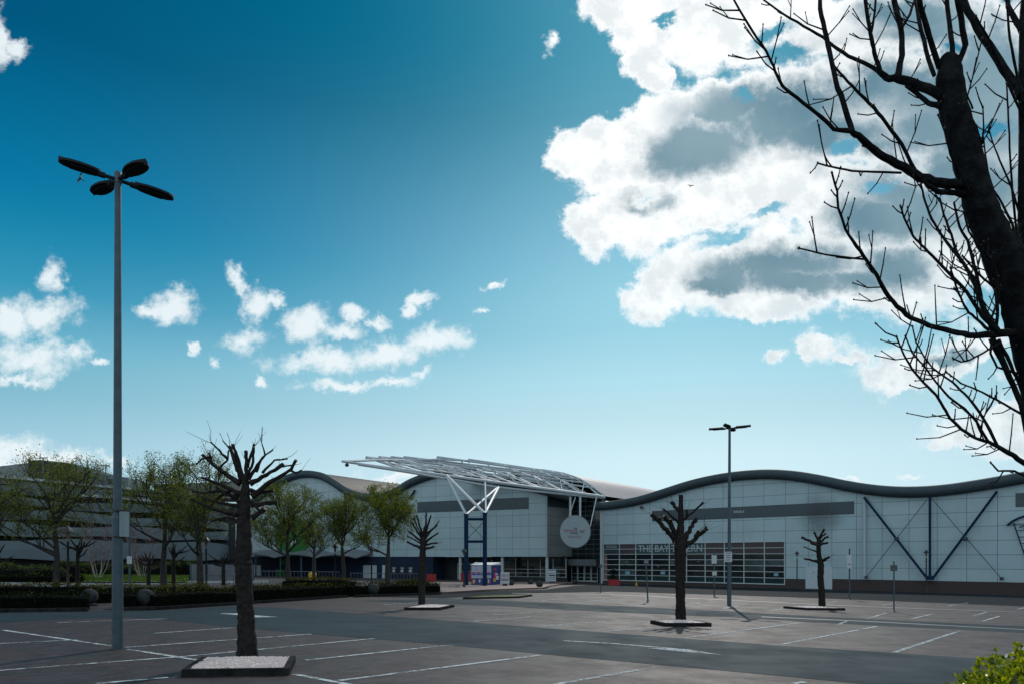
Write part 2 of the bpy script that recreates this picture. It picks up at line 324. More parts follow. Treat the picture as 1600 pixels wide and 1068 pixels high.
M = dict(
 pave=ground_mat('block_paving', 'pave'), asph=ground_mat('asphalt', 'asph'), dark=ground_mat('shaded_asphalt', 'dark'), pink=ground_mat('pink_paving', 'pink'),
 paint=paint_mat(), conc=mat('concrete_channel', (0.085, 0.10, 0.11), 0.5, var=0.4, vs=2, bump=0.3),
 kerb=mat('kerb_stone', (0.026, 0.027, 0.028), 0.85, var=0.6, vs=5, bump=0.6, bs=25, spec=0.06),
 gravel=mat('pale_gravel', (0.86, 0.75, 0.72), 0.8, vs=70, bump=0.6, bs=90, col2=(0.52, 0.44, 0.42)),
 bark=mat('bark', (0.012, 0.010, 0.010), 0.9, vs=14, bump=1.0, bs=26, col2=(0.028, 0.025, 0.023), spec=0.12),
 bark2=mat('grey_bark', (0.022, 0.022, 0.021), 0.9, vs=10, bump=0.8, bs=30, col2=(0.050, 0.049, 0.046), spec=0.15),
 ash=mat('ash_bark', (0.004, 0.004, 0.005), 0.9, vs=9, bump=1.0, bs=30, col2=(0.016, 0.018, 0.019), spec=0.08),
 bud=mat('bud_brown', (0.045, 0.022, 0.014), 0.7), cut=mat('cut_wood', (0.30, 0.22, 0.13), 0.8, var=0.3, vs=20),
 birch=mat('birch_bark', (0.34, 0.30, 0.29), 0.8, var=0.4, vs=12),
 galv=mat('galvanised_steel', (0.050, 0.085, 0.108), 0.5, 0.25, var=0.3, vs=6, bump=0.08, bs=20),
 lum=mat('luminaire_dark', (0.018, 0.026, 0.032), 0.75, 0.0, var=0.3, spec=0.12), lens=mat('lamp_lens', (0.012, 0.014, 0.016), 0.6, spec=0.1),
 signw=mat('sign_white', (0.46, 0.50, 0.53), 0.5, var=0.15, vs=8), signd=mat('sign_dark', (0.035, 0.05, 0.06), 0.5, var=0.2), ink=mat('sign_ink', (0.05, 0.06, 0.08), 0.6),
 black=mat('black_iron', (0.012, 0.013, 0.015), 0.45, 0.2, var=0.2), amber=mat('amber_glass', (0.13, 0.075, 0.055), 0.3, var=0.2),
 clR=clad_mat('cladding_right', (0.36, 0.475, 0.51), (0.315, 0.435, 0.475), ANG_R, 2.45, 1.37, offz=0.35, stain=(28.1, 8.0 + .35, 2.6, 2.5)),
 clL=clad_mat('cladding_left', (0.36, 0.475, 0.51), (0.315, 0.43, 0.475), ANG_L, 2.6, 1.6, offz=0.15, offx=60),
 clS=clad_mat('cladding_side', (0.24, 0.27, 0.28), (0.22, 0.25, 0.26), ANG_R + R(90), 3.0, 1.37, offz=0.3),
 band=clad_mat('grey_band', (0.036, 0.060, 0.075), (0.031, 0.054, 0.068), ANG_R, 2.45, 6.0, ms=0.015, offz=3, stain=(28.1, 8.0 + 3, 2.2, 2.2)),
 bandL=clad_mat('grey_band_left', (0.036, 0.060, 0.075), (0.031, 0.054, 0.068), ANG_L, 2.6, 6.0, ms=0.015, offz=3, offx=60),
 tube=mat('roof_edge_metal', (0.048, 0.070, 0.082), 0.6, 0.0, spec=0.2, var=0.2, vs=1.5),
 plinth=clad_mat('brown_brick', (0.055, 0.036, 0.036), (0.042, 0.03, 0.032), ANG_R, 0.225, 0.075, mortar=(0.035, 0.03, 0.03), ms=0.008, rough=0.8),
 navy=mat('navy_wall', (0.014, 0.026, 0.055), 0.7, spec=0.15, var=0.3, vs=0.6), blue=mat('blue_steel', (0.003, 0.022, 0.065), 0.6, spec=0.12, var=0.2),
 wsteel=mat('white_steel', (0.44, 0.49, 0.52), 0.55, var=0.15, vs=3), frame=mat('window_frame_white', (0.42, 0.48, 0.50), 0.5, var=0.1),
 glass=mat('dark_glass', (0.010, 0.016, 0.018), 0.08, var=0.3, vs=0.7), gteal=mat('teal_glass', (0.05, 0.085, 0.09), 0.15, var=0.6, vs=0.8), ggreen=mat('green_glass', (0.008, 0.035, 0.036), 0.15, var=0.3),
 maroon=mat('maroon_panel', (0.050, 0.034, 0.046), 0.4, var=0.3), gsign=mat('fascia_green', (0.012, 0.045, 0.050), 0.4, var=0.2),
 letter=mat('letter_grey', (0.29, 0.35, 0.37), 0.5), disc=mat('disc_face', (0.25, 0.31, 0.345), 0.5, var=0.06, vs=1), rim=mat('disc_rim', (0.07, 0.085, 0.09), 0.5),
 pinkl=mat('letter_pink', (0.36, 0.09, 0.15), 0.5), red=mat('red_plastic', (0.36, 0.012, 0.025), 0.5, var=0.2), green=mat('vivid_green', (0.012, 0.15, 0.028), 0.5, var=0.1),
 door=mat('white_door', (0.42, 0.49, 0.54), 0.5, var=0.08), yellow=mat('yellow_plastic', (0.42, 0.26, 0.02), 0.6),
 stone=mat('ball_stone', (0.042, 0.050, 0.052), 0.9, vs=6, bump=0.5, bs=30, col2=(0.022, 0.027, 0.028), spec=.1),
 tband=mat('terrace_band', (0.125, 0.165, 0.19), 0.5, var=0.15, vs=0.25), tdark=mat('terrace_dark', (0.018, 0.020, 0.024), 0.6, var=0.3), tedge=mat('terrace_parapet', (0.40, 0.44, 0.47), 0.4, var=0.1), tgrey=mat('plant_room_grey', (0.20, 0.23, 0.25), 0.5, var=0.15, vs=0.4),
 fence=mat('grey_fence', (0.13, 0.15, 0.17), 0.6, var=0.3, vs=1), rail=mat('steel_rail', (0.12, 0.14, 0.16), 0.4, 0.5),
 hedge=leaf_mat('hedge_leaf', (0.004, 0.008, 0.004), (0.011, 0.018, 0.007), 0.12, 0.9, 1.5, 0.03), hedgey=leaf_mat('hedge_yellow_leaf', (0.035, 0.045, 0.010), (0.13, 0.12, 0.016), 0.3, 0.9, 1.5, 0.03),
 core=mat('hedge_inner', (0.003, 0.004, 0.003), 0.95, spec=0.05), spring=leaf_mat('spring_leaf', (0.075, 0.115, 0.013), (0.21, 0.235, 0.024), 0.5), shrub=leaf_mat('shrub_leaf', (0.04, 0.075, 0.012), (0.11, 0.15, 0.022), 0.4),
 bush=leaf_mat('bush_leaf', (0.10, 0.16, 0.006), (0.42, 0.44, 0.012), 0.55, 0.30, 6.0, 0.5), grass=leaf_mat('grass_blade', (0.035, 0.075, 0.012), (0.10, 0.16, 0.02), 0.4),
 bird=mat('gull', (0.05, 0.055, 0.06), 0.7),
)
def roof_mat(name, _a, c1, c2, w=0.9, ang=0.0):
    m = bpy.data.materials.new(name); m.use_nodes = True; nt = m.node_tree; b = nt.nodes['Principled BSDF']; k = NG(nt)
    t = k.n('ShaderNodeTexCoord').outputs['Object']; mp = k.n('ShaderNodeMapping'); nt.links.new(t, mp.inputs[0]); mp.inputs[2].default_value = (0, 0, -ang)
    s = k.n('ShaderNodeSeparateXYZ'); nt.links.new(mp.outputs[0], s.inputs[0])
    fr = k.m('FRACT', k.m('DIVIDE', s.outputs[0], w)); line = k.ss(k.m('ABSOLUTE', k.m('SUBTRACT', fr, 0.5)), 0.36, 0.47)
    n = k.noise(t, 0.7, 4, 0.6).outputs['Fac']
    k.put(b.inputs['Base Color'], k.mix(line, k.mix(n, c1, c2), tuple(q * 0.35 for q in c1))); b.inputs['Roughness'].default_value = 0.6; b.inputs['Metallic'].default_value = 0.0; b.inputs['Specular IOR Level'].default_value = 0.2
    return m
M['roof'] = roof_mat('ribbed_roof', ANG_R, (0.50, 0.46, 0.46), (0.38, 0.35, 0.35), 1.1, math.atan2(.8, .6)); M['roofL'] = roof_mat('ribbed_roof_left', ANG_L, (0.060, 0.052, 0.052), (0.042, 0.038, 0.040), 0.9, ANG_L)

# ---------------------------------------------------------------- ground sheets
def sheet(name, px, m, up, world=False):
    pts = px if world else [G(x, y, up) for x, y in px]
    mb = MB(); mb.poly(pts)
    o = struct(name, mb, m)
    bm_tri(o); return o
def bm_tri(o):
    import bmesh
    bm = bmesh.new(); bm.from_mesh(o.data); bmesh.ops.triangulate(bm, faces=bm.faces, ngon_method='EAR_CLIP')
    bmesh.ops.recalc_face_normals(bm, faces=bm.faces)
    if bm.faces and sum(f.normal.z for f in bm.faces) < 0: bmesh.ops.reverse_faces(bm, faces=bm.faces)
    bm.to_mesh(o.data); bm.free()
def plane_pt(x, y, up=0): return Vector((x, y, gz(x, y) + up))
mb = MB(); mb.quad(plane_pt(-700, -60), plane_pt(700, -60), plane_pt(700, 1200), plane_pt(-700, 1200)); struct('ground', mb, M['pave'])
sheet('car_park_aisle', [(-200,962),(0,956),(245,953),(350,947),(430,948),(520,955),(700,969),(900,984),(1206,1007),(1530,1028),(1900,1056),
      (1900,1128),(1500,1082),(1300,1063),(1206,1054),(900,1026),(700,1007),(372,980),(250,966),(197,963),(100,966),(0,972),(-200,983)], M['asph'], 0.004)
sheet('car_park_aisle', [(560,938),(700,934),(800,938),(900,943),(1100,952),(1200,958),(1350,966),(1600,978),(1900,992),(1900,1008),(1600,988),(1300,973),(1150,964),(900,953),(800,947),(700,943)], M['asph'], 0.004)
sheet('service_road', [(545,931),(690,927),(720,923.5),(850,920.5),(900,914),(960,911),(1140,916.5),(1300,920.5),(1600,930),(1750,935),(1750,953),(1600,946.5),(1300,934.5),(1140,929),(960,923.5),(850,925.5),(690,934)], M['dark'], 0.006)
sheet('far_road', [(-250,916),(0,909),(200,905.5),(420,905.5),(420,909.5),(200,912.5),(0,919),(-250,929)], mat('pale_asphalt', (0.13, 0.145, 0.165), .7, var=.3, vs=.4, spec=.2), 0.006)
def strip(pts, w, m, up, name):
    mb = MB(); P = [G(x, y, up) for x, y in pts]
    for a, b in zip(P[:-1], P[1:]):
        d = (b - a); d.z = 0; n = Vector((-d.y, d.x, 0)).normalized() * (w / 2)
        q = [a + n, a - n, b - n, b + n]
        for v_ in q: v_.z = gz(v_.x, v_.y) + up
        mb.poly(q)
    o = struct(name, mb, m); bm_tri(o); return o
strip([(800,926),(950,928),(1100,935),(1350,947),(1600,956),(1750,962)], 0.75, M['conc'], 0.009, 'drainage_channel')
strip([(1190,963),(1350,970),(1600,983),(1750,991)], 0.42, M['conc'], 0.009, 'drainage_channel')
LINES = [[(5,984),(190,1011)],[(200,1014),(322,1033)],[(460,1053),(560,1072)],[(-40,1050),(290,1025),(585,997)],[(195,1011),(487,990)],[(478,1031),(705,1007)],
 [(530,1063),(845,1023)],[(150,1068),(262,1058)],[(868,1069),(1028,1041)],[(1240,1068),(1258,1065)],[(-20,1006),(120,999)],[(240,989),(380,979)],[(90,972),(260,966)],
 [(842,978),(945,970)],[(947,986),(1020,980)],[(1072,996),(1252,972)],[(1222,1006),(1370,978)],[(1397,1019),(1500,985)],[(740,970),(830,963)],[(770,960),(850,955)],[(1560,1030),(1640,995)],
 [(1425,966),(1459,958)],[(1520,962),(1543,955)],[(1535,970),(1562,962)],[(1482,946),(1512,941)],[(1355,966),(1385,957)],[(1200,955),(1235,948)],[(1130,950),(1165,943)],[(1060,947),(1095,941)],[(980,946),(1020,940)],
 [(900,942),(945,936)],[(1590,951),(1610,947)],[(600,944),(660,940)],[(610,953),(700,950)],[(845,938),(880,934)],[(1285,942),(1310,938)],[(1380,945),(1400,941)],[(1310,975),(1325,969)]]
mb = MB()
for L in LINES:
    P = [G(x, y, 0.006) for x, y in L]
    for a, b in zip(P[:-1], P[1:]):
        d = b - a; n = Vector((-d.y, d.x, 0)).normalized() * 0.05; q = [a + n, a - n, b - n, b + n]
        for v_ in q: v_.z = gz(v_.x, v_.y) + 0.008
        mb.poly(q)
o = struct('bay_marking', mb, M['paint']); bm_tri(o)
strip([(880,1000.6),(960,1005.2),(1070,1014.5)], 0.13, M['paint'], 0.010, 'arrow_marking')
sheet('arrow_marking', [(1010,1012.2),(1075,1014.3),(1128,1023),(1078,1019.2)], M['paint'], 0.012)
sheet('arrow_marking', [(345,957.4),(395,958),(396,960.5),(435,963.5),(394,964),(394,962),(345,958.3)], M['paint'], 0.010)
def kerb_run(pts, h, name='pavement_kerb', w=.14):
    mb = MB(); P = [G(x, y, 0) for x, y in pts]
    for a, b in zip(P[:-1], P[1:]):
        d = b - a; n = Vector((-d.y, d.x, 0)).normalized() * w; n = n if n.y > 0 else -n
        mb.prism([a, b, b + n, a + n], (0, 0, h))
    struct(name, mb, M['kerb'])
kerb_run([(-150, 960), (0, 956.5), (137, 954.5)], .12); kerb_run([(190, 953.5), (245, 952.5), (400, 942.5), (545, 932.5)], .12); kerb_run([(556, 932.5), (690, 928)], .12)
# paved plaza with kerb at the entrance
mb = MB(); mb.prism([G(x, y, 0) for x, y in [(640,926),(700,926.5),(760,922.5),(850,919),(858,916),(900,909.5),(700,909),(640,912)]], (0, 0, 0.12)); struct('entrance_pavement', mb, [M['pink']])
strip([(700,926.8),(760,922.8),(850,919.3),(858,916.5)], 0.16, M['kerb'], 0.122, 'pavement_kerb')
# pavement in front of the right hall
# ---------------------------------------------------------------- wall frames
class Wall:
    def __init__(s, O, d, nrm): s.O = Vector((*O, 0)); s.d = Vector((*d, 0)).normalized(); s.n = Vector((*nrm, 0)).normalized()
    def s_at(s, px): U_ = (px - 800) / F; return (U_ * s.O.y - s.O.x) / (s.d.x - U_ * s.d.y)
    def sz(s, px, py):
        q = s.s_at(px); Y = s.O.y + s.d.y * q; return q, EYE + (HY - py) / F * Y
    def P(s, q, z, off=0.0): v_ = s.O + s.d * q + s.n * off; return Vector((v_.x, v_.y, z))
    def px(s, x, y, off=0.0): q, z = s.sz(x, y); return s.P(q, z, off)
    def box(s, mb, s0, s1, z0, z1, o0, o1):
        mb.box8([s.P(s0, z0, o1), s.P(s1, z0, o1), s.P(s1, z0, o0), s.P(s0, z0, o0), s.P(s0, z1, o1), s.P(s1, z1, o1), s.P(s1, z1, o0), s.P(s0, z1, o0)])
    def pbox(s, mb, x0, y0, x1, y1, o0, o1):
        a = s.sz(x0, y0); b = s.sz(x1, y1); s.box(mb, a[0], b[0], b[1], a[1], o0, o1)
    def floor(s, q): p = s.O + s.d * q; return gz(p.x, p.y)
def spline(pts, n=6):
    out = []
    P = [Vector((p[0], p[1])) for p in pts]; P = [P[0] * 2 - P[1]] + P + [P[-1] * 2 - P[-2]]
    for i in range(1, len(P) - 2):
        for k in range(n):
            t = k / n; a, b, c, d = P[i - 1], P[i], P[i + 1], P[i + 2]
            out.append(0.5 * ((2 * b) + (-a + c) * t + (2 * a - 5 * b + 4 * c - d) * t * t + (-a + 3 * b - 3 * c + d) * t ** 3))
    out.append(P[-2]); return out
WR = Wall((12.2, 93.0), (0.766, -0.643), (-0.643, -0.766))
BK = Vector((0.643, 0.766, 0))
def text_mesh(txt, wall, s0, z0, hgt, off, m, name, parent, width=None, thick=0.03, sx=1.0):
    cu = bpy.data.curves.new('tmp_text', 'FONT'); cu.body = txt; cu.size = 1.0; cu.extrude = 0.02; cu.offset = 0.012
    to = bpy.data.objects.new('tmp_text', cu); sc.collection.objects.link(to)
    dg = bpy.context.evaluated_depsgraph_get(); me = bpy.data.meshes.new_from_object(to.evaluated_get(dg))
    bpy.data.objects.remove(to); 
    co = [v_.co.copy() for v_ in me.vertices]; mx = max(c.x for c in co); mn = min(c.x for c in co); hh = max(c.y for c in co) - min(c.y for c in co); y0 = min(c.y for c in co)
    kx = (width / (mx - mn)) if width else hgt / hh; kz = hgt / hh
    mb = MB(); mb.add([wall.P(s0 + (c.x - mn) * kx, z0 + (c.y - y0) * kz, off + (c.z + 0.02) / 0.04 * thick) for c in co], [tuple(p.vertices) for p in me.polygons])
    bpy.data.meshes.remove(me); bpy.data.curves.remove(cu)
    return mb.build(name, m, parent)

# ---------------------------------------------------------------- right hall
def right_hall():
    top = spline([(940,790),(960,788),(1000,781),(1040,769),(1080,756.5),(1120,747.5),(1160,742),(1200,740),(1240,742.5),(1280,749),(1320,757.5),(1360,764),(1400,767.5),(1440,767.5),(1480,764.5),(1520,759),(1560,752.5),(1600,745.5),(1660,736),(1740,728),(1820,730),(1900,742)], 4)
    T = [WR.sz(p.x, p.y) for p in top]
    root = thing('retail_hall', 'long grey panelled hall with wave shaped roof edge and tavern window, on the right', 'building', (12.2, 93.0, gz(12.2, 93)))
    w = MB()
    for (a, za), (b, zb) in zip(T[:-1], T[1:]):
        w.quad(WR.P(a, -6), WR.P(b, -6), WR.P(b, zb), WR.P(a, za))
    w.quad(WR.P(0, -6) , WR.P(0, T[0][1]), WR.P(0, T[0][1]) + BK * 45, WR.P(0, -6) + BK * 45)
    w.build('wall', M['clR'], root)
    rf = MB()
    for (a, za), (b, zb) in zip(T[:-1], T[1:]):
        rf.quad(WR.P(a, za + .2), WR.P(b, zb + .2), WR.P(b, zb + .2) + BK * 45, WR.P(a, za + .2) + BK * 45)
    rf.build('roof', M['roofL'], root, True)
    t = MB(); t.tube([WR.P(a - (0.7 if i == 0 else 0), z, 0.25) for i, (a, z) in enumerate(T)], 0.56, 16); t.build('roof_edge', M['tube'], root, True)
    b = MB(); s0 = WR.s_at(1019); s1 = WR.s_at(1335); WR.box(b, s0, s1, EYE + 4.63, EYE + 6.0, 0.0, 0.025); b.build('grey_stripe', M['band'], root); b = MB(); WR.box(b, WR.s_at(1587), WR.s_at(1587) + 20, EYE + 4.7, EYE + 6.0, 0, 0.025); b.build('grey_stripe', M['band'], root)
    p = MB(); se = WR.s_at(1227); WR.box(p, 0, se, -6, EYE - 3.06, 0.003, 0.06); sd0 = WR.s_at(1258.5); sd1 = WR.s_at(1301); WR.box(p, se, sd0, -6, EYE - 2.4, 0.003, 0.06); WR.box(p, sd1, sd1 + 40, -6, EYE - 2.32, 0.003, 0.06); p.build('brick_plinth', M['plinth'], root)
    c = MB(); WR.box(c, -0.18, 0.22, -6, T[0][1] - .2, -0.2, 0.1); c.build('corner_post', M['frame'], root)
    # door
    d = MB(); WR.box(d, sd0 + .03, sd1 - .03, WR.floor(sd0) + .05, EYE - 1.05, 0.0, 0.05); dd = d.build('door', M['door'], root)
    k = MB(); m_ = (sd0 + sd1) / 2; WR.box(k, m_ - .015, m_ + .015, WR.floor(sd0) + .1, EYE - 1.1, 0.05, 0.056)
    for q in (m_ - .55, m_ + .45): WR.box(k, q, q + .1, EYE - 1.7, EYE - 1.6, 0.05, 0.075)
    k.build('handle', M['blue'], dd)
    # tavern window
    g0, g1 = WR.s_at(943.5), WR.s_at(1226.5); z1 = EYE + 1.82; rh = 0.69; nc = 10; cols = [WR.s_at(x) for x in (943.5, 968.5, 994, 1019.5, 1046.5, 1073.5, 1102.5, 1132.5, 1163, 1195, 1226.5)]
    f = MB()
    for q in cols: WR.box(f, q - .045, q + .045, z1 - 7 * rh, z1, 0.045, 0.14)
    for i in range(8):
        z = z1 - i * rh; WR.box(f, g0 - .045, g1 + .045, z - (.05 if i < 7 else .09), z + .02, 0.047, 0.137)
    f.build('window_frame', M['frame'], root)
    pn = MB()
    sets = {0: 4, 1: 4, 2: 0, 3: 1, 4: 0, 5: 0, 6: 2}
    rg = random.Random(3)
    for i in range(10):
        for r_ in range(7):
            pn.cur = {0: 3, 1: 3, 2: 0, 3: 1, 4: 0, 5: 0, 6: 2}[r_]
            if r_ == 3 and rg.random() < .3: pn.cur = 0
            if r_ in (4, 5) and rg.random() < .12: pn.cur = 1
            WR.box(pn, cols[i], cols[i + 1], z1 - (r_ + 1) * rh, z1 - r_ * rh, 0.004, 0.04)
    pn.build('window_pane', [M['glass'], M['gteal'], M['ggreen'], M['maroon']], root)
    nm_ = mat('blue_notice', (0.16, 0.33, 0.40), 0.6)
    for x, y in ((981, 894), (1036, 894), (1213, 896.5)): nt_ = MB(); WR.pbox(nt_, x - 3.5, y - 2.5, x + 3.5, y + 2.5, .041, .046); nt_.build('notice', nm_, root)
    rg = random.Random(9); fm = [mat('brown_fitting', (0.06, 0.035, 0.03), .6), M['gteal'], mat('pale_fitting', (0.12, 0.13, 0.13), .6)]
    for i in range(30):
        it = MB()
        q = rg.uniform(g0, g1); z = z1 - rg.uniform(3.0, 6.0) * rh; hh = rg.uniform(.06, .3); WR.box(it, q, q + rg.uniform(.05, .5), z, z + hh, .0405 + i * .0003, .043 + i * .0003); it.build('bar_fitting', rg.choice(fm), root)
    pil = MB(); WR.box(pil, cols[0] + .1, cols[0] + .55, z1 - 7 * rh, z1 - 2 * rh, .041, .045); pil.build('inner_pillar', mat('pink_pillar', (0.19, 0.10, 0.10), .6), root)
    s = MB(); WR.box(s, cols[2] + .05, cols[6] - .08, z1 - 2 * rh + .05, z1 - .05, .041, .044); sg = s.build('fascia_sign', M['gsign'], root); sg['label'] = 'dark green sign reading THE BAY TAVERN'
    text_mesh('THE BAY TAVERN', WR, cols[2] + .35, z1 - 1.1, .86, .047, M['letter'], 'lettering', sg, width=cols[6] - cols[2] - .75)
    s = MB(); WR.box(s, cols[0] + .12, cols[1] - .08, z1 - 2 * rh + .05, z1 - .05, .041, .044); sg = s.build('food_sign', M['gsign'], root); sg['label'] = 'small dark green sign reading FOOD'
    text_mesh('FOOD', WR, cols[0] + .5, z1 - .56, .36, .047, M['letter'], 'lettering', sg, width=1.55)
    l2 = MB(); WR.box(l2, cols[0] + .4, cols[1] - .25, z1 - 1.2, z1 - 1.02, .045, .05); l2.build('small_lettering', M['gteal'], sg)
    # name lettering on the grey stripe
    for i, (w_, h_) in enumerate(((.30, .30), (.26, .24), (.34, .32), (.22, .2), (.3, .3), (.2, .16), (.28, .26))):
        l4 = MB(); q_ = WR.s_at(1146.5) + i * .19; WR.box(l4, q_, q_ + .13, EYE + 5.28, EYE + 5.28 + h_, .026, .05); l4.build('stripe_lettering', M['letter'], root)
    l3 = MB(); WR.box(l3, WR.s_at(1141), WR.s_at(1152), EYE + 4.88, EYE + 4.98, .026, .05); l3.build('stripe_lettering', M['gteal'], root)
    # blue bracing
    foot = WR.px(1454, 901, .55)
    for nm, a, bb, r_ in (('brace', (1352, 776), (1449, 901), .115), ('brace', (1559, 767), (1460, 901), .115), ('brace_post', (1454.5, 774), (1454.5, 902), .115)):
        t = MB(); t.tube([WR.px(*a, .5), WR.px(*bb, .5)], r_, 8); t.build(nm, M['blue'], root, True)
    for a, bb in (((1451, 780), (1355, 901)), ((1459, 780), (1566, 903))):
        t = MB(); t.tube([WR.px(*a, .72), WR.px(*bb, .5)], .035, 6)
        t.lathe(WR.px(*bb, .4) - Vector((0, 0, .15)), [(.16, 0), (.16, .3)], 8); mx_ = WR.px((1403 if a[0] < 1455 else 1509.5), 841, .62); t.lathe(mx_ - Vector((0, 0, .2)), [(.1, 0), (.24, .1), (.24, .3), (.1, .4)], 8); t.build('tie_rod', M['signd'], root)
    t = MB(); t.lathe(WR.px(1454.5, 903, .5) - Vector((0, 0, .1)), [(.35, 0), (.35, .25), (.2, .4)], 10); t.build('brace_foot', M['blue'], root)
    t = MB(); t.tube([WR.px(1352, 774, .35), WR.px(1352, 901, .35)], .13, 8); t.build('downpipe', M['frame'], root)
    # ladder-like emblem
    e = MB(); A = [(1574, 820), (1583, 813), (1593, 808), (1606, 804), (1622, 803)]
    e.tube([WR.px(x, y, .15) for x, y in A], .10, 6)
    e.tube([WR.px(1584, 816, .12), WR.px(1600, 862, .12), WR.px(1606, 880, .12)], .05, 5)
    for i in range(7):
        y = 818 + i * 10; x = 1585 + i * 3.6; e.tube([WR.px(x, y, .1), WR.px(x + 38, y - 1, .1)], .028, 4)
    e.tube([WR.px(1593, 823, .12), WR.px(1604, 819, .12), WR.px(1600, 826, .12)], .05, 4)
    e.build('wall_emblem', M['blue'], root)
    sp = MB(); sp.box(WR.px(1004, 792, .3), (.3, .3, .3)); sp.build('camera_box', M['black'], root)
right_hall()

# ---------------------------------------------------------------- left hall
WL = Wall((4.9, 95.0), (-2.0, 1.0), (-0.447, -0.894))
def left_hall():
    # s grows leftwards from the entrance corner
    top = spline([(893,776),(860,768),(815,757),(770,748),(735,737),(715,735),(690,738),(672,742.5),(656,748),(638,756),(623,766),(605,773),(590,776),(575,776),(560,773),(542,766),(524,754),(506,744),(486,740),(468,741),(452,746),(436,753),(414,770),(395,784),(370,795),(340,800)], 4)
    T = [WL.sz(p.x, p.y) for p in top]
    root = thing('leisure_hall', 'white panelled hall with two roof humps and a navy ground floor, behind the leafy trees', 'building', (4.9, 95.0, gz(4.9, 95)))
    w = MB()
    zb0 = EYE + 0.12
    for (a, za), (b, zb) in zip(T[:-1], T[1:]):
        if b <= 0: continue
        a = max(a, 0); w.quad(WL.P(b, zb0), WL.P(a, zb0), WL.P(a, za), WL.P(b, zb))
    w.quad(WL.P(0, zb0), WL.P(75, zb0), WL.P(75, zb0, -4), WL.P(0, zb0, -4))
    w.build('wall', M['clL'], root)
    bkL = Vector((0.53, 0.848, 0)); rf = MB()
    for (a, za), (b, zb) in zip(T[:-1], T[1:]): rf.quad(WL.P(b, zb + .35), WL.P(a, za + .35), WL.P(a, za + .35) + bkL * 45, WL.P(b, zb + .35) + bkL * 45)
    rf.build('roof', M['roofL'], root, True)
    t = MB(); t.tube([WL.P(a, z, 0.3) for a, z in T], 0.6, 14); t.build('roof_edge', M['tube'], root, True)
    b = MB(); WL.box(b, WL.s_at(826), WL.s_at(652), EYE + 6.85, EYE + 8.5, .0, .03); b.build('grey_stripe', M['bandL'], root)
    # side wall to the entrance
    sw = MB(); c0 = WL.P(0, 0); c1 = c0 + BK * 6.2
    def q(a, z): v_ = c0 + BK * a; return Vector((v_.x, v_.y, z))
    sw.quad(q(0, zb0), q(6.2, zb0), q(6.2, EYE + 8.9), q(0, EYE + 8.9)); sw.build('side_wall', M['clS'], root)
    sb = MB(); nn = Vector((.766, -.643, 0)) * .04
    sb.box8([q(0.02, EYE + 7.1) + nn, q(6.2, EYE + 7.1) + nn, q(6.2, EYE + 7.1), q(.02, EYE + 7.1), q(.02, EYE + 8.7) + nn, q(6.2, EYE + 8.7) + nn, q(6.2, EYE + 8.7), q(.02, EYE + 8.7)]); sb.build('side_stripe', M['band'], root)
    # navy ground floor
    nv = MB(); s0 = WL.s_at(676); WL.box(nv, s0, 75, -6, zb0, -.35, -.1); WL.box(nv, s0, s0 + .3, -6, zb0, -3.6, -.36); nv.build('ground_floor_wall', M['navy'], root)
    rc = MB(); WL.box(rc, -1.6, s0 - .01, -6, zb0 - .01, -3.6, -3.4); rc.build('recess_wall', M['tdark'], root)
    # shop glazing
    a0, a1 = -1.5, WL.s_at(752); fl = EYE - 3.3
    gl = MB(); rg = random.Random(4)
    n = 12
    for i in range(n):
        for r_ in range(4):
            gl.cur = rg.choice([0, 0, 1, 2]) if r_ < 3 else 0
            qq = a0 + (a1 - a0) * i / n; WL.box(gl, qq, qq + (a1 - a0) / n, fl + .5 + r_ * .75, fl + .5 + (r_ + 1) * .75, -3.4, -3.3)
    gl.build('shop_window', [M['glass'], mat('shop_goods_brown', (0.05, 0.03, 0.028), .5, var=.5, vs=2), M['gteal']], root)
    fr = MB()
    for i in range(n + 1):
        if i % 2 == 0: qq = a0 + (a1 - a0) * i / n; WL.box(fr, qq - .05, qq + .05, fl + .4, zb0 - .3, -3.3, -3.2)
    for z in (fl + .45, fl + 1.0, fl + 1.55): WL.box(fr, a0, a1, z, z + .07, -3.3, -3.19)
    b0, b1 = WL.s_at(719), WL.s_at(698)
    for qq in (b0, (b0 + b1) / 2, b1): WL.box(fr, qq - .07, qq + .07, fl, fl + 2.4, -3.35, -3.2)
    for z in (fl + .1, fl + 1.1, fl + 2.3): WL.box(fr, b0, b1, z, z + .09, -3.34, -3.21)
    fr.build('window_frame', M['frame'], root)
    for x in (852.5, 782.5, 716.5):
        c = MB(); p = WL.px(x, 870, -.5); p.z = -6; c.tube([p, Vector((p.x, p.y, zb0))], .23, 12); c.build('column', M['frame'], root, True)
    # curtain wall and doors of the entrance
    WE = Wall((8.5, 99.8), (.766, -.643), (-.643, -.766))
    cg = MB(); WE.box(cg, -3.5, 5.6, -6, EYE + 9.2, -.3, 0); cg.build('curtain_wall', M['glass'], root)
    cf = MB()
    for i in range(12): z = EYE + .5 + i * .68; WE.box(cf, 0, 5.6, z, z + .07, 0, .05)
    for i in range(5): WE.box(cf, i * 1.35, i * 1.35 + .04, EYE - .1, EYE + 8.6, .001, .045)
    cf.build('curtain_wall_frame', M['fence'], root)
    cs = MB(); WE.box(cs, 0, 5.5, EYE - 1.15, EYE - .25, .0, 1.6); cs.build('entrance_canopy', M['fence'], root)
    dw = (4.6) / 4
    for i in range(4):
        d = MB(); s_ = .25 + i * dw
        for q_ in (s_, s_ + dw - .14): WE.box(d, q_, q_ + .12, EYE - 3.5, EYE - 1.15, .02, .1)
        for z in (EYE - 3.5, EYE - 2.9, EYE - 2.35, EYE - 1.3): WE.box(d, s_ + .12, s_ + dw - .14, z, z + (.22 if z < EYE - 3.4 else .07), .02, .09)
        d.build('door', M['frame'], root)
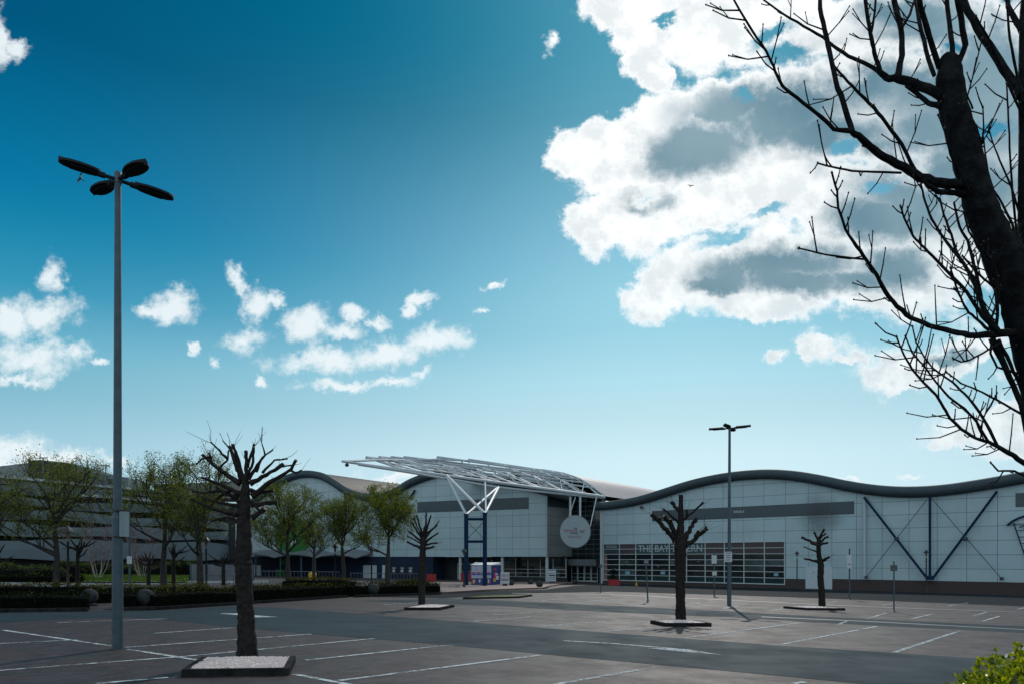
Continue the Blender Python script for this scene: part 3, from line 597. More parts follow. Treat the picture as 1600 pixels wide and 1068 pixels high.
    # navy wall features: white doors, posters, green signs
    for x0, x1, y0 in ((567, 588, 882), (597, 604.5, 882), (393, 407, 882)):
        d = MB(); q0, z0 = WL.sz(x0, y0); q1, _ = WL.sz(x1, y0); WL.box(d, q1, q0, WL.floor(q0), z0, -.1, -.04); d.build('white_door', M['door'], root)
    for x in (615, 628, 641):
        d = MB(); q0, z0 = WL.sz(x, 884); WL.box(d, q0 - .45, q0 + .45, z0 - 1.35, z0, -.1, -.05); pz = d.build('poster', M['tdark'], root)
        d = MB(); WL.box(d, q0 - .35, q0 + .3, z0 - .32, z0 - .18, -.05, -.04); WL.box(d, q0 - .2, q0 + .12, z0 - .9, z0 - .45, -.05, -.04); WL.box(d, q0 - .05, q0 + .32, z0 - .8, z0 - .62, -.04, -.035); d.build('poster_print', M['frame'], pz)
    # big green disc
    gd = MB(); q0, z0 = WL.sz(457, 838); rr = 33 / F * (WL.O.y + WL.d.y * q0)
    ring = [WL.P(q0 + rr * 1.1 * math.cos(a * math.pi / 18), z0 + rr * math.sin(a * math.pi / 18), .02) for a in range(36)][::-1]
    gd.prism(ring, WL.n * .15); gdo = gd.build('green_disc_sign', M['green'], root)
    gw = MB(); gw.prism([WL.P(q0 - rr * .1 + x, z0 - rr * .35 + z, .18) for x, z in ((-.8, .5), (.2, .9), (1.0, .2), (.1, -.6))][::-1], WL.n * .03); gw.build('disc_mark', M['frame'], gdo)
    for x0, y0, x1, y1 in ((438.5, 871, 446, 881), (441, 888, 448, 903)):
        d = MB(); WL.pbox(d, x1, y0, x0, y1, -.1, 1.5 if y0 > 880 else .3); d.build('green_panel', M['green'], root)
    # wavy porch on posts
    pc = MB()
    for i in range(24):
        x = 395 + i * 7.8; x2 = x + 7.8; f = lambda u: 864 - 5 * abs(math.sin((u - 395) / 187 * math.pi * 3)) ** .8
        a = WL.px(x, f(x), .1); b_ = WL.px(x2, f(x2), .1); u = Vector((0, 0, -.15))
        oa = WL.n * 4; dz = Vector((0, 0, -.8)); pc.box8([a, b_, b_ + oa + dz, a + oa + dz, a - u, b_ - u, b_ + oa + dz - u, a + oa + dz - u])
    pc.build('porch_roof', M['fence'], root)
    for x in (412, 425, 463, 495, 517):
        c = MB(); p = WL.px(x, 870, 3.6); c.tube([Vector((p.x, p.y, -5)), Vector((p.x, p.y, EYE + .3))], .16 if x in (425, 495) else .1, 8); c.build('porch_post', M['galv'], root, True)
    # brackets under the valley
    for a, b_ in (((541, 768), (553, 786)), ((541, 768), (541, 800)), ((650, 765), (640, 779))):
        t = MB(); t.tube([WL.px(*a, .3), WL.px(*b_, .15)], .16, 6); t.build('roof_bracket', M['tdark'], root)
    return WE
left_hall()

# roof over the entrance
def entrance_roof():
    E = [(846,733),(866,736),(880,738.5),(893,742.5),(905,747),(915,752.5),(924,758.5),(934,766),(945,774)]
    root = thing('entrance_roof', 'pale ribbed barrel roof sloping down behind the white lattice canopy', 'roof', W(900, 770, 96))
    pts = [W(x, y, 95) for x, y in E]; pts = [Vector((p.x, p.y, p.z)) for p in pts]
    d = Vector((.60, .80, 0)) * 48; mb = MB()
    for a, b in zip(pts[:-1], pts[1:]):
        mb.quad(a, b, b + d, a + d)
    a = pts[0]; mb.quad(a + Vector((-14, 0, -1.2)), a, a + d, a + d + Vector((-14, 0, -1.2)))
    mb.build('roof_sheet', M['roof'], root, True)
    t = MB(); t.tube(pts, .14, 6); t.build('roof_rim', M['frame'], root)
    b = MB(); w0 = W(852, 776, 99); w1 = W(947, 776, 97)
    b.box8([Vector((w0.x, w0.y + .3, EYE + 8)), Vector((w1.x, w1.y + .3, EYE + 8)), Vector((w1.x, w1.y + 1, EYE + 8)), Vector((w0.x, w0.y + 1, EYE + 8)), Vector((w0.x, w0.y + .3, EYE + 9.0)), Vector((w1.x, w1.y + .3, EYE + 9.0)), Vector((w1.x, w1.y + 1, EYE + 9)), Vector((w0.x, w0.y + 1, EYE + 9))])
    b.build('eaves_panel', M['band'], root)
entrance_roof()

# ---------------------------------------------------------------- lattice canopy
def canopy():
    root = thing('lattice_canopy', 'white steel lattice canopy with a pointed tip, carried by a blue portal and forked struts', 'canopy', G(745, 916))
    def line(a, b, ya, yb): return (W(*a, ya), W(*b, yb))
    # rafters: start pixel/depth and end pixel/depth, measured from the photograph
    RF = [((535,720),60.3,(944,775.5),95),((572,713.5),67.8,(926,761),95),((592,713),71.4,(915,753.5),95),((611,713),74.4,(905,748),95),((631,713),76.9,(894,743.5),95),((683,713),79.5,(880,739.5),95),((732,717),83,(866,736.5),95)]
    lines = []
    for i, (a, ya, b, yb) in enumerate(RF):
        A, B = W(*a, ya), W(*b, yb); lines.append((A, B))
        t = MB(); r = .20 if i == 0 else .13
        if i: t.tube([A + Vector((0, 0, -.35)), A, B], r, 6)
        else: t.tube([A, B], [.10, .24], 8)
        t.build('bottom_chord' if i == 0 else 'rafter', M['wsteel'], root)
    # second lower chord
    A = W(640, 737, 66); B = W(778, 760.5, 77); C = W(944, 777.5, 95.2)
    t = MB(); t.tube([W(560, 724.5, 61.5), A, B, C], .13, 6); t.build('lower_chord', M['wsteel'], root)
    # leading edge from tip across rafter starts
    t = MB(); t.tube([lines[0][0], W(600, 717.5, 68), W(634, 717.8, 74), W(690, 717, 79), W(734, 719, 83)], .12, 6); t.build('leading_edge', M['wsteel'], root)
    tip = MB(); tip.tube([W(542, 720, 60.8), W(542, 726, 60.8)], .05, 5); tip.lathe(W(542, 728, 60.8), [(.12, 0), (.2, .15), (.08, .3)], 8); tip.build('tip_lamp', M['signd'], root)
    # intermediate purlins
    for a, ya, b, yb in (((603,722),67,(880,757),95),((640,724),70,(900,762),95),((655,731),69,(915,767),95),((770,723),86,(876,741),95),((800,728),88,(886,744),95),((700,735),73,(930,772),95),((835,733),91,(872,738),95)):
        t = MB(); t.tube([W(*a, ya), W(*b, yb)], .075, 5); t.build('purlin', M['wsteel'], root)
    # cross hoops + struts + diagonals
    def on(l, Y): A, B = l; f = (Y - A.y) / (B.y - A.y); return A.lerp(B, f)
    for Y in (68, 73, 78, 83, 87.5, 91.5, 94.5):
        pts = [on(l, Y) for l in lines if l[0].y <= Y + .2]
        if len(pts) > 1: t = MB(); t.tube(pts, .08, 5); t.build('cross_hoop', M['wsteel'], root)
    prev = None; bc = lines[0]
    for i, Y in enumerate((66, 69.5, 73, 76.5, 80, 83.5, 87, 90.5, 94)):
        lo = on(bc, Y); up = on(lines[1], max(Y, 67.9)) if i == 0 else on(lines[2], max(Y + .8, 71.5)); t = MB()
        t.tube([lo, up], .11, 5)
        if prev is not None: t.tube([prev, lo.lerp(up, 1.0)], .07, 5)
        prev = lo; t.build('lattice_strut', M['wsteel'], root)
    for i, Y in enumerate((79, 82, 85, 88, 91, 94)):
        t = MB(); a = on(lines[3], Y); b = on(lines[5], max(Y, 79.6)); t.tube([a + Vector((0, 0, -1.0)), b], .07, 5); t.tube([a, a + Vector((0, 0, -1.3))], .09, 5); t.build('lattice_strut', M['wsteel'], root)
    # roof slats seen dense towards the hall
    for i in range(9):
        x = 792 + i * 8; Y = 88.5 + i * .75; a = W(x, 729 + i * 1.3, Y); b = W(x + 40, 752 + i * 2.3, Y + .6)
        t = MB(); n = Vector((0, 0, .05)); e = Vector((.25, .35, 0)); t.box8([a - e, a + e, b + e, b - e, a - e + n, a + e + n, b + e + n, b - e + n]); t.build('roof_slat', M['wsteel'], root)
    # blue portal
    YA, YB = 63.5, 62.5
    pA = GG(728.5, YA); pB = GG(757.6, YB); tA = W(728.5, 803.5, YA); tB = W(757.6, 801.5, YB)
    for p, q in ((pA, tA), (pB, tB)):
        t = MB(); w_ = .19; t.box(((p.x + q.x) / 2, p.y, (p.z + q.z) / 2 - .1), (2 * w_, 2 * w_, q.z - p.z + .2)); t.box((q.x, q.y, q.z + .05), (.46, .46, .1)); t.box((p.x, p.y, p.z + .02), (.6, .6, .06)); t.build('portal_column', M['blue'], root)
    for y in (810, 845):
        t = MB(); t.tube([W(730, y, YA), W(756, y, YB)], .13, 8); t.build('portal_beam', M['blue'], root)
    t = MB(); t.tube([W(731, 815, YA), W(755, 840, YB)], .03, 4); t.tube([W(731, 840, YA), W(755, 815, YB)], .03, 4); t.build('portal_tie', M['signd'], root)
    N1 = on(bc, 70.5); N2 = W(779, 760, 77)
    for q, n_ in ((tA, N1), (tB, N1), (tA, N2), (tB, N2)):
        t = MB(); t.tube([q, n_], [.12, .17], 8); t.build('forked_strut', M['wsteel'], root, True)
    t = MB(); t.tube([tB + Vector((.1, 0, 0)), W(758, 753, 74)], .09, 6); t.build('forked_strut', M['wsteel'], root)
    # hangers of the disc sign belong to the canopy
    for x in (891, 906.5):
        t = MB(); t.tube([W(x, 775, 89), W(x, 806, 89)], .14, 8); t.build('sign_hanger', M['wsteel'], root)
    t = MB(); t.tube([W(899, 776, 90), W(889, 806, 89.2)], .08, 5); t.tube([W(932, 776, 92), W(922, 823, 89.2)], .08, 5); t.build('sign_stay', M['wsteel'], root)
canopy()
def disc_sign():
    Y = 89; c = W(899, 829.5, Y); r = 24.6 / F * Y; rz = 26 / F * Y
    root = thing('disc_sign', 'round pale grey sign with small red and black lettering, hung above the entrance doors', 'sign', c)
    mb = MB(); mb.prism([c + Vector((r * math.cos(a * math.pi / 24), 0, rz * math.sin(a * math.pi / 24))) for a in range(48)], (0, .35, 0)); mb.build('rim', M['rim'], root)
    mb = MB(); mb.prism([c + Vector((.96 * r * math.cos(a * math.pi / 24) - .02, -.04, .96 * rz * math.sin(a * math.pi / 24))) for a in range(48)], (0, .05, 0)); f = mb.build('face', M['disc'], root)
    w = Wall((c.x, c.y - .05), (1, 0), (0, -1))
    text_mesh('RED DRAGON', w, -1.45, c.z + .02, .24, .0, M['pinkl'], 'lettering', f, width=1.7)
    text_mesh('THE', w, -.22, c.z + .33, .18, .0, M['ink'], 'lettering', f, width=.42)
    text_mesh('CENTRE', w, -.7, c.z - .28, .18, .0, M['ink'], 'lettering', f, width=1.0)
    l = MB()
    for z in (-.62, -.8): w.box(l, -.95, .75, c.z + z, c.z + z + .05, 0, .01)
    l.build('small_print', M['fence'], f)
    e = MB(); bx, bz = .85, c.z + .05
    e.poly([w.P(bx + x * .36, bz + z * .36, .02) for x, z in ((-.9, -.1), (-.5, .25), (-.1, .05), (.3, .0), (.45, -.3), (.7, -.25), (.5, -.55), (-.1, -.35), (-.3, -.2), (-.6, -.3))]); e.build('emblem', M['ink'], f)
    e = MB(); e.poly([w.P(bx + .2 + x * .32, bz + .08 + z * .32, .02) for x, z in ((-.3, -.1), (.1, .5), (.4, .5), (.7, .0), (.5, -.3), (.1, -.1))]); e.build('emblem', M['pinkl'], f)
disc_sign()

# ---------------------------------------------------------------- terraced building on the left
WT = Wall(((20 - 800) / F * 75, 75), (1, 1), (0, 0))
def terrace():
    a = Vector(((0 - 800) / F * 76, 76.0)); b = Vector(((330 - 800) / F * 101, 101.0)); d = (b - a).normalized()
    w = Wall((a.x, a.y), (d.x, d.y), (d.y, -d.x)); L = (b - a).length
    root = thing('terraced_building', 'curved multi storey building with stacked pale bands and dark slots, far left behind the trees', 'building', (a.x, a.y, gz(a.x, a.y)))
    S0, S1 = -30, L + 6
    mb = MB(); w.box(mb, S0, S1, -4, EYE + 8.3, -20, -1.8); mb.build('wall', M['tdark'], root)
    n = 60; lev = [(-.5, 2.3), (2.35, 4.1), (4.15, 5.65), (5.7, 7.1), (7.15, 8.45)]
    for k, (z0, z1) in enumerate(lev):
        mb = MB(); per = 17.0; ph = k * 5.3
        rows = []
        for i in range(n + 1):
            s_ = S0 + (S1 - S0) * i / n; wv_ = .5 - .5 * math.cos((s_ + ph) / per * 2 * math.pi)
            lo = EYE + z0 + (.4 - .4 * wv_ if k == 0 else .30 * (1 - wv_)); hi = EYE + z1 - (.42 * (.5 + .5 * math.cos((s_ + ph * 1.7) / per * 2 * math.pi)))
            end = max(0, (s_ - (S1 - 5)) / 5); back = -3.5 * end * end
            prof = [(lo, -.45), (lo + .03, .12), (lo + .5 * (hi - lo), .16), (hi - .03, .12), (hi, -.45)]
            rows.append([w.P(s_, z, o_ + back + .25 * k * 0) for z, o_ in prof])
        for r0, r1 in zip(rows[:-1], rows[1:]):
            for j in range(4): mb.quad(r0[j], r1[j], r1[j + 1], r0[j + 1])
        mb.build('storey_band', M['tband'], root)
    mb = MB(); w.box(mb, S0, S1 - 4, EYE + 8.85, EYE + 9.15, -1.0, .35); w.box(mb, 8, 24, EYE + 7.5, EYE + 7.8, 0.2, .5); mb.build('parapet', M['tedge'], root)
    mb = MB(); w.box(mb, S0, S1 - 4, EYE + 8.3, EYE + 8.85, -6, -.4); mb.build('roof_slab', M['tgrey'], root)
    def pb(x0, x1, yt0, yt1, yb, Y0, Y1, m, name):
        q = MB(); A = W(x0, yt0, Y0); B = W(x1, yt1, Y1); zb_ = EYE + 8.6; C = B + Vector((-1, 7, 0)); Dd = A + Vector((-1, 7, 0))
        lowp = [Vector((p.x, p.y, zb_)) for p in (A, B, C, Dd)]; q.box8(lowp + [A, B, C, Dd]); return q.build(name, m, root)
    pb(-30, 45, 731, 722, 740, 84, 86, M['tgrey'], 'plant_room'); pb(44, 62, 718, 717.5, 740, 83, 84, M['tdark'], 'plant_room'); pb(62, 112, 717.5, 723, 742, 84, 86, M['tdark'], 'plant_room')
    pb(112, 140, 726, 730, 745, 87, 88, M['tgrey'], 'plant_room'); o = pb(140, 200, 737, 745, 755, 86, 90, M['tband'], 'plant_room'); pb(240, 362, 757, 751, 765, 97, 99, M['fence'], 'plant_room')
    q = MB(); q.box8([W(168, 755, 86.6), W(182, 756, 87.2), W(182, 756, 87.6), W(168, 755, 87), W(168, 747, 86.6), W(182, 748, 87.2), W(182, 748, 87.6), W(168, 747, 87)]); q.build('louvre', M['tdark'], root)
    for x in (67, 165):
        q = MB(); q.tube([W(x, 750, 84), W(x, 715 if x < 100 else 727, 84)], .07, 5); q.box(W(x, 714.5 if x < 100 else 726.5, 84), (.9, .3, .1)); q.build('roof_lamp', M['rail'], root)
terrace()

# ---------------------------------------------------------------- street lamps
def luminaire(root, base, ang, length, tilt=0.01):
    d = Vector((math.cos(ang), math.sin(ang), 0)); s = Vector((-d.y, d.x, 0))
    def at(t, w=0, z=0): return base + d * t + s * w + Vector((0, 0, z + tilt * t))
    a = MB(); a.tube([at(.02), at(.36 * length)], .035, 8); a.tube([at(.22 * length), at(.38 * length)], .055, 8); arm = a.build('arm', M['lum'], root, True)
    st = [(.30, .05), (.36, .11), (.48, .15), (.64, .165), (.80, .155), (.92, .115), (.985, .05)]
    st = [(t * length, w * length) for t, w in st]
    b = MB(); n = len(st); vs = []
    for t, w in st:
        vs += [at(t, -w, 0), at(t, -w * .93, .045), at(t, 0, .095), at(t, w * .93, .045), at(t, w, 0), at(t, 0, -.028)]
    fs = []
    for i in range(n - 1):
        for k in range(6): fs.append((i * 6 + k, i * 6 + (k + 1) % 6, (i + 1) * 6 + (k + 1) % 6, (i + 1) * 6 + k))
    fs += [tuple(range(6))[::-1], tuple(range((n - 1) * 6, n * 6))]; b.add(vs, fs); h = b.build('luminaire', M['lum'], root, True)
    l = MB(); P = [at(t, -w * .6, -.02) for t, w in st[1:5]] + [at(t, w * .6, -.02) for t, w in st[1:5]][::-1]; l.prism(P, (0, 0, -.014)); l.build('lens', M['lens'], h)
def lamp(px, py, topy, angs, ln, label, r0=.10):
    p = G(px, py); top = W(px + .6, topy, p.y); root = thing('street_lamp', label, 'street lamp', p, 'four headed car park lamps')
    t = MB(); t.tube([p - Vector((0, 0, .1)), p + Vector((0, 0, 2.4))], r0 * 1.16, 20); t.tube([p + Vector((0, 0, 2.4)), p + Vector((0, 0, 2.5))], [r0 * 1.16, r0 * .93], 20, False); t.tube([p + Vector((0, 0, 2.5)), top], [r0 * .93, r0 * .66], 20)
    t.lathe(top, [(r0 * .8, -.12), (r0 * .8, .06), (r0 * .5, .09)], 16)
    t.build('pole', M['galv'], root, True)
    for a, l_ in zip(angs, ln): luminaire(root, top + Vector((0, 0, -.06)), a, l_)
    return root, p, top
lp, p, top = lamp(183.5, 1013, 276, [R(220), R(47), R(-33), R(146)], [.93, .98, .93, .92], 'tall four headed lamp with a box on its pole, nearest on the left', .08)
c = MB(); bb = W(194, 818, p.y - .02); c.box(bb, (.10, .15, .46)); c.build('equipment_box', mat('box_grey', (0.17, 0.23, 0.265), .5, var=.2, vs=5), lp)
c = MB()
for y in (797, 837.5): c.tube([W(186, y, p.y) - Vector((0, 0, .012)), W(186, y, p.y) + Vector((0, 0, .012))], .115, 16); c.box(W(193, y, p.y), (.14, .14, .02))
c.build('clamp_band', M['black'], lp)
lp, p, top = lamp(1139.5, 945, 666.5, [R(-27), R(153), R(-120), R(60)], [1.0, 1.0, .95, .95], 'four headed lamp with a white notice, standing in front of the grey hall', .088)
c = MB(); c.box(W(1138, 869, p.y - .14), (.36, .015, .50)); sp = c.build('sign_plate', M['signw'], lp)
c = MB()
for i in range(4): c.box(W(1138, 863 + i * 3.6, p.y - .152), (.25 - .04 * (i % 2), .006, .035))
c.build('notice_print', M['galv'], sp)
c = MB()
for z in (-1, 1): c.lathe(W(1139.5, 869, p.y) + Vector((0, 0, z * .2)), [(.125, -.015), (.125, .015)], 16)
c.build('clamp_band', M['black'], lp)

# ---------------------------------------------------------------- sign posts
def signpost(px, py, topy, plates, label, lean=0, r=.03):
    p = G(px, py); root = thing('sign_post', label, 'sign post', p, 'parking sign posts'); Y = p.y
    t = MB(); t.tube([p, W(px + lean, topy, Y)], r, 10); t.lathe(p, [(r * 2, 0), (r * 2, .03), (r, .05)], 10); t.build('post', M['galv'], root, True)
    for (x0, y0, x1, y1, m) in plates:
        c = MB(); a = W(x0, y0, Y - r - .01); b = W(x1, y1, Y - r - .01); c.box(((a.x + b.x) / 2, a.y, (a.z + b.z) / 2), (abs(b.x - a.x), .012, abs(a.z - b.z))); s = c.build('sign_plate', m, root)
        c = MB(); h = abs(a.z - b.z); w_ = abs(b.x - a.x)
        for i in range(3): c.box(((a.x + b.x) / 2, a.y - .008, min(a.z, b.z) + h * (.25 + .25 * i)), (w_ * (.7 - .15 * (i % 2)), .003, h * .08))
        c.build('sign_print', M['fence'] if m == M['signd'] else M['door'], s)
signpost(1397, 955, 876, [(1391.5,882,1402,891,M['signd'])], 'short dark sign post in front of the blue cross bracing')
signpost(1327.5, 936, 856, [(1323,866,1331,880,M['signw']),(1323.5,881.5,1331,887,M['signw'])], 'thin sign post between the white door and the blue bracing', 0, .045)
signpost(1116, 930.5, 858, [(1112,866.5,1120,879.5,M['signw']),(1113,892,1120,898,M['signw'])], 'sign post with a white notice just left of the far tall lamp', 0, .045)
signpost(1012.5, 940, 874, [(1006,874,1014,879.5,M['gteal'])], 'leaning sign post left of the largest far pollard', -3.5, .04)
signpost(938.5, 925, 881, [(936,881,941,886,M['signd'])], 'short sign post before the entrance beside the tavern window corner', 0, .035)
signpost(202.5, 916, 780, [(198,868,206,880,M['signw'])], 'tall grey pole with a small white plate just behind the near lamp', -.5, .07)

# ---------------------------------------------------------------- lanterns
def lantern(px, Y, topy, label):
    p = GG(px, Y); top = W(px, topy, Y); H = top.z - p.z; root = thing('lantern_post', label, 'lantern', p, 'black heritage lanterns')
    t = MB(); t.lathe(p, [(.13, 0), (.13, .25), (.08, .35), (.055, .9), (.045, H - .75), (.07, H - .72)], 10); t.box((p.x, p.y, p.z + H - 1.05), (.5, .03, .03)); t.build('post', M['black'], root, True)
    t = MB(); t.lathe(p, [(.05, H - .62), (.11, H - .30)], 6); t.build('lantern_glass', M['amber'], root)
    t = MB(); t.lathe(p, [(.26, H - .30), (.20, H - .2), (.07, H - .06), (.03, H)], 8); t.build('lantern_cap', M['black'], root)
lantern(580.5, 45, 852.5, 'black lantern post behind the ball bollard pair in the hedge row')
lantern(523.5, 48, 848, 'black lantern post between the leafy trees before the wavy porch')
lantern(725, 57, 856, 'black lantern post beside the left blue portal column')
lantern(106, 31, 820, 'black lantern post beside the leftmost leafy tree')
lantern(322, 41, 837, 'black lantern post just left of the near pollard trunk')
lantern(1245.5, 70, 860, 'black lantern post between tavern window and white door')
lantern(1447.5, 63, 858, 'black lantern post in front of the blue bracing foot')

# ---------------------------------------------------------------- planters
def planter(name, FL, FR, BL, label, cat='planter', th=.09, h=.105, fill='gravel', grp='kerbed tree beds in the car park'):
    a, b, d = G(*FL), G(*FR), BL if isinstance(BL, Vector) else G(*BL); c = b + (d - a); c.z = gz(c.x, c.y)
    root = thing(name, label, cat, (a + c) / 2, grp)
    cen = (a + b + c + d) / 4; q = [a, b, c, d]; inn = []
    e1 = (b - a).normalized() * th; e2 = (d - a).normalized() * th
    inn = [a + e1 + e2, b - e1 + e2, c - e1 - e2, d + e1 - e2]; up = Vector((0, 0, h)); ch = Vector((0, 0, -.03))
    k = MB(); out = q
    for i in range(4):
        j = (i + 1) % 4; k.box8([out[i] - up, out[j] - up, inn[j] - up, inn[i] - up, out[i] + up, out[j] + up, inn[j] + up, inn[i] + up])
    k.build('kerb', M['kerb'], root)
    s = MB()
    n = 24; rg = random.Random(int(cen.y * 10)); V_ = []
    for i in range(n + 1):
        for j in range(n + 1):
            u, v_ = i / n, j / n; p = inn[0].lerp(inn[1], u).lerp(inn[3].lerp(inn[2], u), v_); p = p + Vector((0, 0, h - .012 + .05 * math.sin(math.pi * u) * math.sin(math.pi * v_) + rg.uniform(-.008, .008))); V_.append(p)
    s.add(V_, [(i * (n + 1) + j, (i + 1) * (n + 1) + j, (i + 1) * (n + 1) + j + 1, i * (n + 1) + j + 1) for i in range(n) for j in range(n)])
    if fill == 'gravel':
        s.build('gravel_bed', M['gravel'], root)
        st = MB(); cnt = 1500 if cen.y < 15 else 350; 
        for _ in range(cnt):
            u, v_ = rg.random(), rg.random(); p = inn[0].lerp(inn[1], u).lerp(inn[3].lerp(inn[2], u), v_) + Vector((0, 0, h - .005 + .05 * math.sin(math.pi * u) * math.sin(math.pi * v_)))
            r = rg.uniform(.008, .02); st.add([p + Vector((r, 0, 0)), p + Vector((0, r, 0)), p + Vector((-r, 0, 0)), p + Vector((0, -r, 0)), p + Vector((0, 0, r)), p - Vector((0, 0, r))], [(0, 1, 4), (1, 2, 4), (2, 3, 4), (3, 0, 4), (1, 0, 5), (2, 1, 5), (3, 2, 5), (0, 3, 5)])
        o = st.build('loose_stone', M['gravel'], root); o['kind'] = 'stuff'
    else: s.build('turf', M['grass'], root)
    return cen
planter('tree_planter', (283,1057), (452,1054.5), (315,1035), 'low dark kerbed bed of pale gravel round the nearest pollard')
planter('tree_planter', (1038,978), (1112,978), (1016,973.5), 'kerbed gravel bed under the pollard before the tavern window')
a_ = G(1262, 952.5); planter('tree_planter', (1262,952.5), (1321,953), a_ + Vector((-.55, 1.3, -.02)), 'kerbed bed under the small pollard at the right')
a_ = G(631, 952.5); planter('tree_planter', (631,952.5), (688,952.5), a_ + Vector((.35, 2.2, -.04)), 'kerbed gravel bed under the pollard left of the blue portal')
a_ = G(723, 935.5); planter('grass_island', (723,935.5), (812,933.5), a_ + Vector((.8, 3.0, -.05)), 'low kerbed island of grass on the road before the portal', 'traffic island', .12, .10, 'turf', None)

# ---------------------------------------------------------------- trees
def jitter(pts, rad, rg, amp, sub=3):
    out = []; ro = []
    for i in range(len(pts) - 1):
        for k in range(sub):
            t = k / sub; p = pts[i].lerp(pts[i + 1], t); r = rad[i] * (1 - t) + rad[i + 1] * t
            if i + k > 0: p = p + Vector((rg.uniform(-1, 1), rg.uniform(-1, 1), rg.uniform(-1, 1))) * (r * amp)
            out.append(p); ro.append(r * rg.uniform(.96, 1.05))
    out.append(pts[-1]); ro.append(rad[-1]); return out, ro
def pollard(base_px, trunk, branches, label, seed, Yover=None, twigs=30, name='pollarded_tree', group='pollarded trees', tw=1.0):
    Y = Yover if Yover else G(*base_px).y
    p0 = G(*base_px) if not Yover else GG(base_px[0], Y); root = thing(name, label, 'tree', p0, group); rg = random.Random(seed)
    pts = [W(x, y, Y) for x, y, w in trunk]; rad = [w / 2 / F * Y for _, _, w in trunk]
    pts[0].z = p0.z - .05; P_, R_ = jitter(pts, rad, rg, .045, 6); R_[0] *= 1.12
    t = MB(); t.tube(P_, R_, 18, wob=.085, rg=rg)
    # bark ridges and knots
    for _ in range(26):
        i = rg.randrange(1, len(P_) - 2); a = rg.uniform(0, 6.28); q = P_[i] + Vector((math.cos(a), math.sin(a), 0)) * R_[i] * .92; s = R_[i] * rg.uniform(.12, .3)
        t.add([q + Vector((s, 0, 0)), q + Vector((0, s, 0)), q + Vector((-s, 0, 0)), q + Vector((0, -s, 0)), q + Vector((0, 0, s * 1.4)), q - Vector((0, 0, s * 1.6))], [(0, 1, 4), (1, 2, 4), (2, 3, 4), (3, 0, 4), (1, 0, 5), (2, 1, 5), (3, 2, 5), (0, 3, 5)])
    t.build('trunk', M['bark'], root, True)
    tips = []; t = MB(); cu = MB()
    for k, b in enumerate(branches):
        n = len(b); dy = rg.uniform(-1, 1) * (abs(b[-1][0] - b[0][0]) + 12) / F * Y * .8
        pp = [W(x, y, Y) + Vector((0, dy * i / (n - 1), 0)) for i, (x, y, w) in enumerate(b)]; rr = [w / 2 / F * Y for _, _, w in b]
        pp, rr = jitter(pp, rr, rg, .35, 4); rr[0] *= 1.25; rr[1] *= 1.12; rr[-1] *= (1.25 if b[-1][2] >= 2 else 1); rr[-2] *= (1.15 if b[-1][2] >= 2 else 1);  t.tube(pp, rr, 8, wob=.1, rg=rg); tips.append((pp, rr))
        if b[-1][2] >= 3: dr = (pp[-1] - pp[-2]).normalized() * .008; cu.tube([pp[-1], pp[-1] + dr], rr[-1] * .8, 8)
    for _ in range(twigs):
        pp, rr = rg.choice(tips); i = rg.randrange(len(pp) // 2, len(pp)); q = pp[i]; d = (pp[min(i + 1, len(pp) - 1)] - pp[i - 1]).normalized() + Vector((rg.uniform(-1, 1), rg.uniform(-1, 1), rg.uniform(-.5, .8))) * .8
        d.normalize(); L = rg.uniform(.12, .45) * tw; q1 = q + d * L * .5; q2 = q1 + (d + Vector((rg.uniform(-.5, .5), 0, .3))).normalized() * L * .5; t.tube([q, q1, q2], [.005, .0035, .002], 4)
    t.build('branch_crown', M['bark'], root, True)
    if cu.v: cu.build('cut_face', M['cut'], root)
T1 = [(386,1031,33),(385,985,26),(383,943,23.5),(381,900,24.5),(380,874,25),(381,840,23),(381,813,20),(382,790,17),(383,765,13),(384,742,9)]
B1 = [[(375,755,8),(340,733,6),(308,707,4)],[(377,750,7),(361,710,5),(348,692,3)],[(380,748,7),(371,710,5),(365,694,4)],[(384,745,7),(386,720,6),(384,704,5)],[(388,748,6),(402,725,5),(414,711,3),(409,690,1.5),(410,666,1)],
 [(390,755,8),(412,740,6),(434,721,5)],[(394,774,9),(428,752,7),(459,733,5),(469,721,4)],[(394,788,7),(422,782,6)],[(394,808,8),(417,794,7)],[(375,784,7),(344,765,5),(312,762,3)],[(371,803,8),(336,796,5),(294,778,3)],
 [(376,770,7),(350,757,5),(325,748,3)],[(384,748,6),(398,722,4),(402,700,3)],[(413,742,4),(434,728,3),(456,724,2)],[(348,738,4),(330,722,3),(322,705,2)],[(360,765,6),(330,775,4),(305,790,2)],[(388,765,6),(408,768,5),(425,765,4)],[(373,815,6),(350,806,4),(318,812,2)],[(340,733,4),(352,716,3),(350,700,2)],[(371,735,5),(357,700,3),(344,686,1.5)],[(410,738,4),(424,716,3),(440,712,2)],[(372,775,6),(352,772,4.5),(336,760,3)],[(340,766,4),(322,770,3),(305,768,2)],[(374,790,6),(345,785,4),(322,778,2.5)],[(355,716,4),(340,700,3),(330,690,2)],[(386,730,5),(393,705,4),(396,692,2.5)],[(400,736,4),(405,712,3),(418,698,2)],[(452,733,4),(462,738,3),(470,733,2)],[(392,782,5),(404,796,4),(412,800,3)],[(330,712,4),(318,716,3),(309,726,2)]]
pollard((386,1031), T1, B1, 'nearest dark pollarded tree with stub branches, in the gravel bed', 11, twigs=45)
T2 = [(1064,968,16.5),(1063,935,14.5),(1063,907,14),(1063,885,16),(1063,860,18),(1063,842,16),(1063,830,12),(1064,812,9),(1064,790,7.5),(1064,772,6.5)]
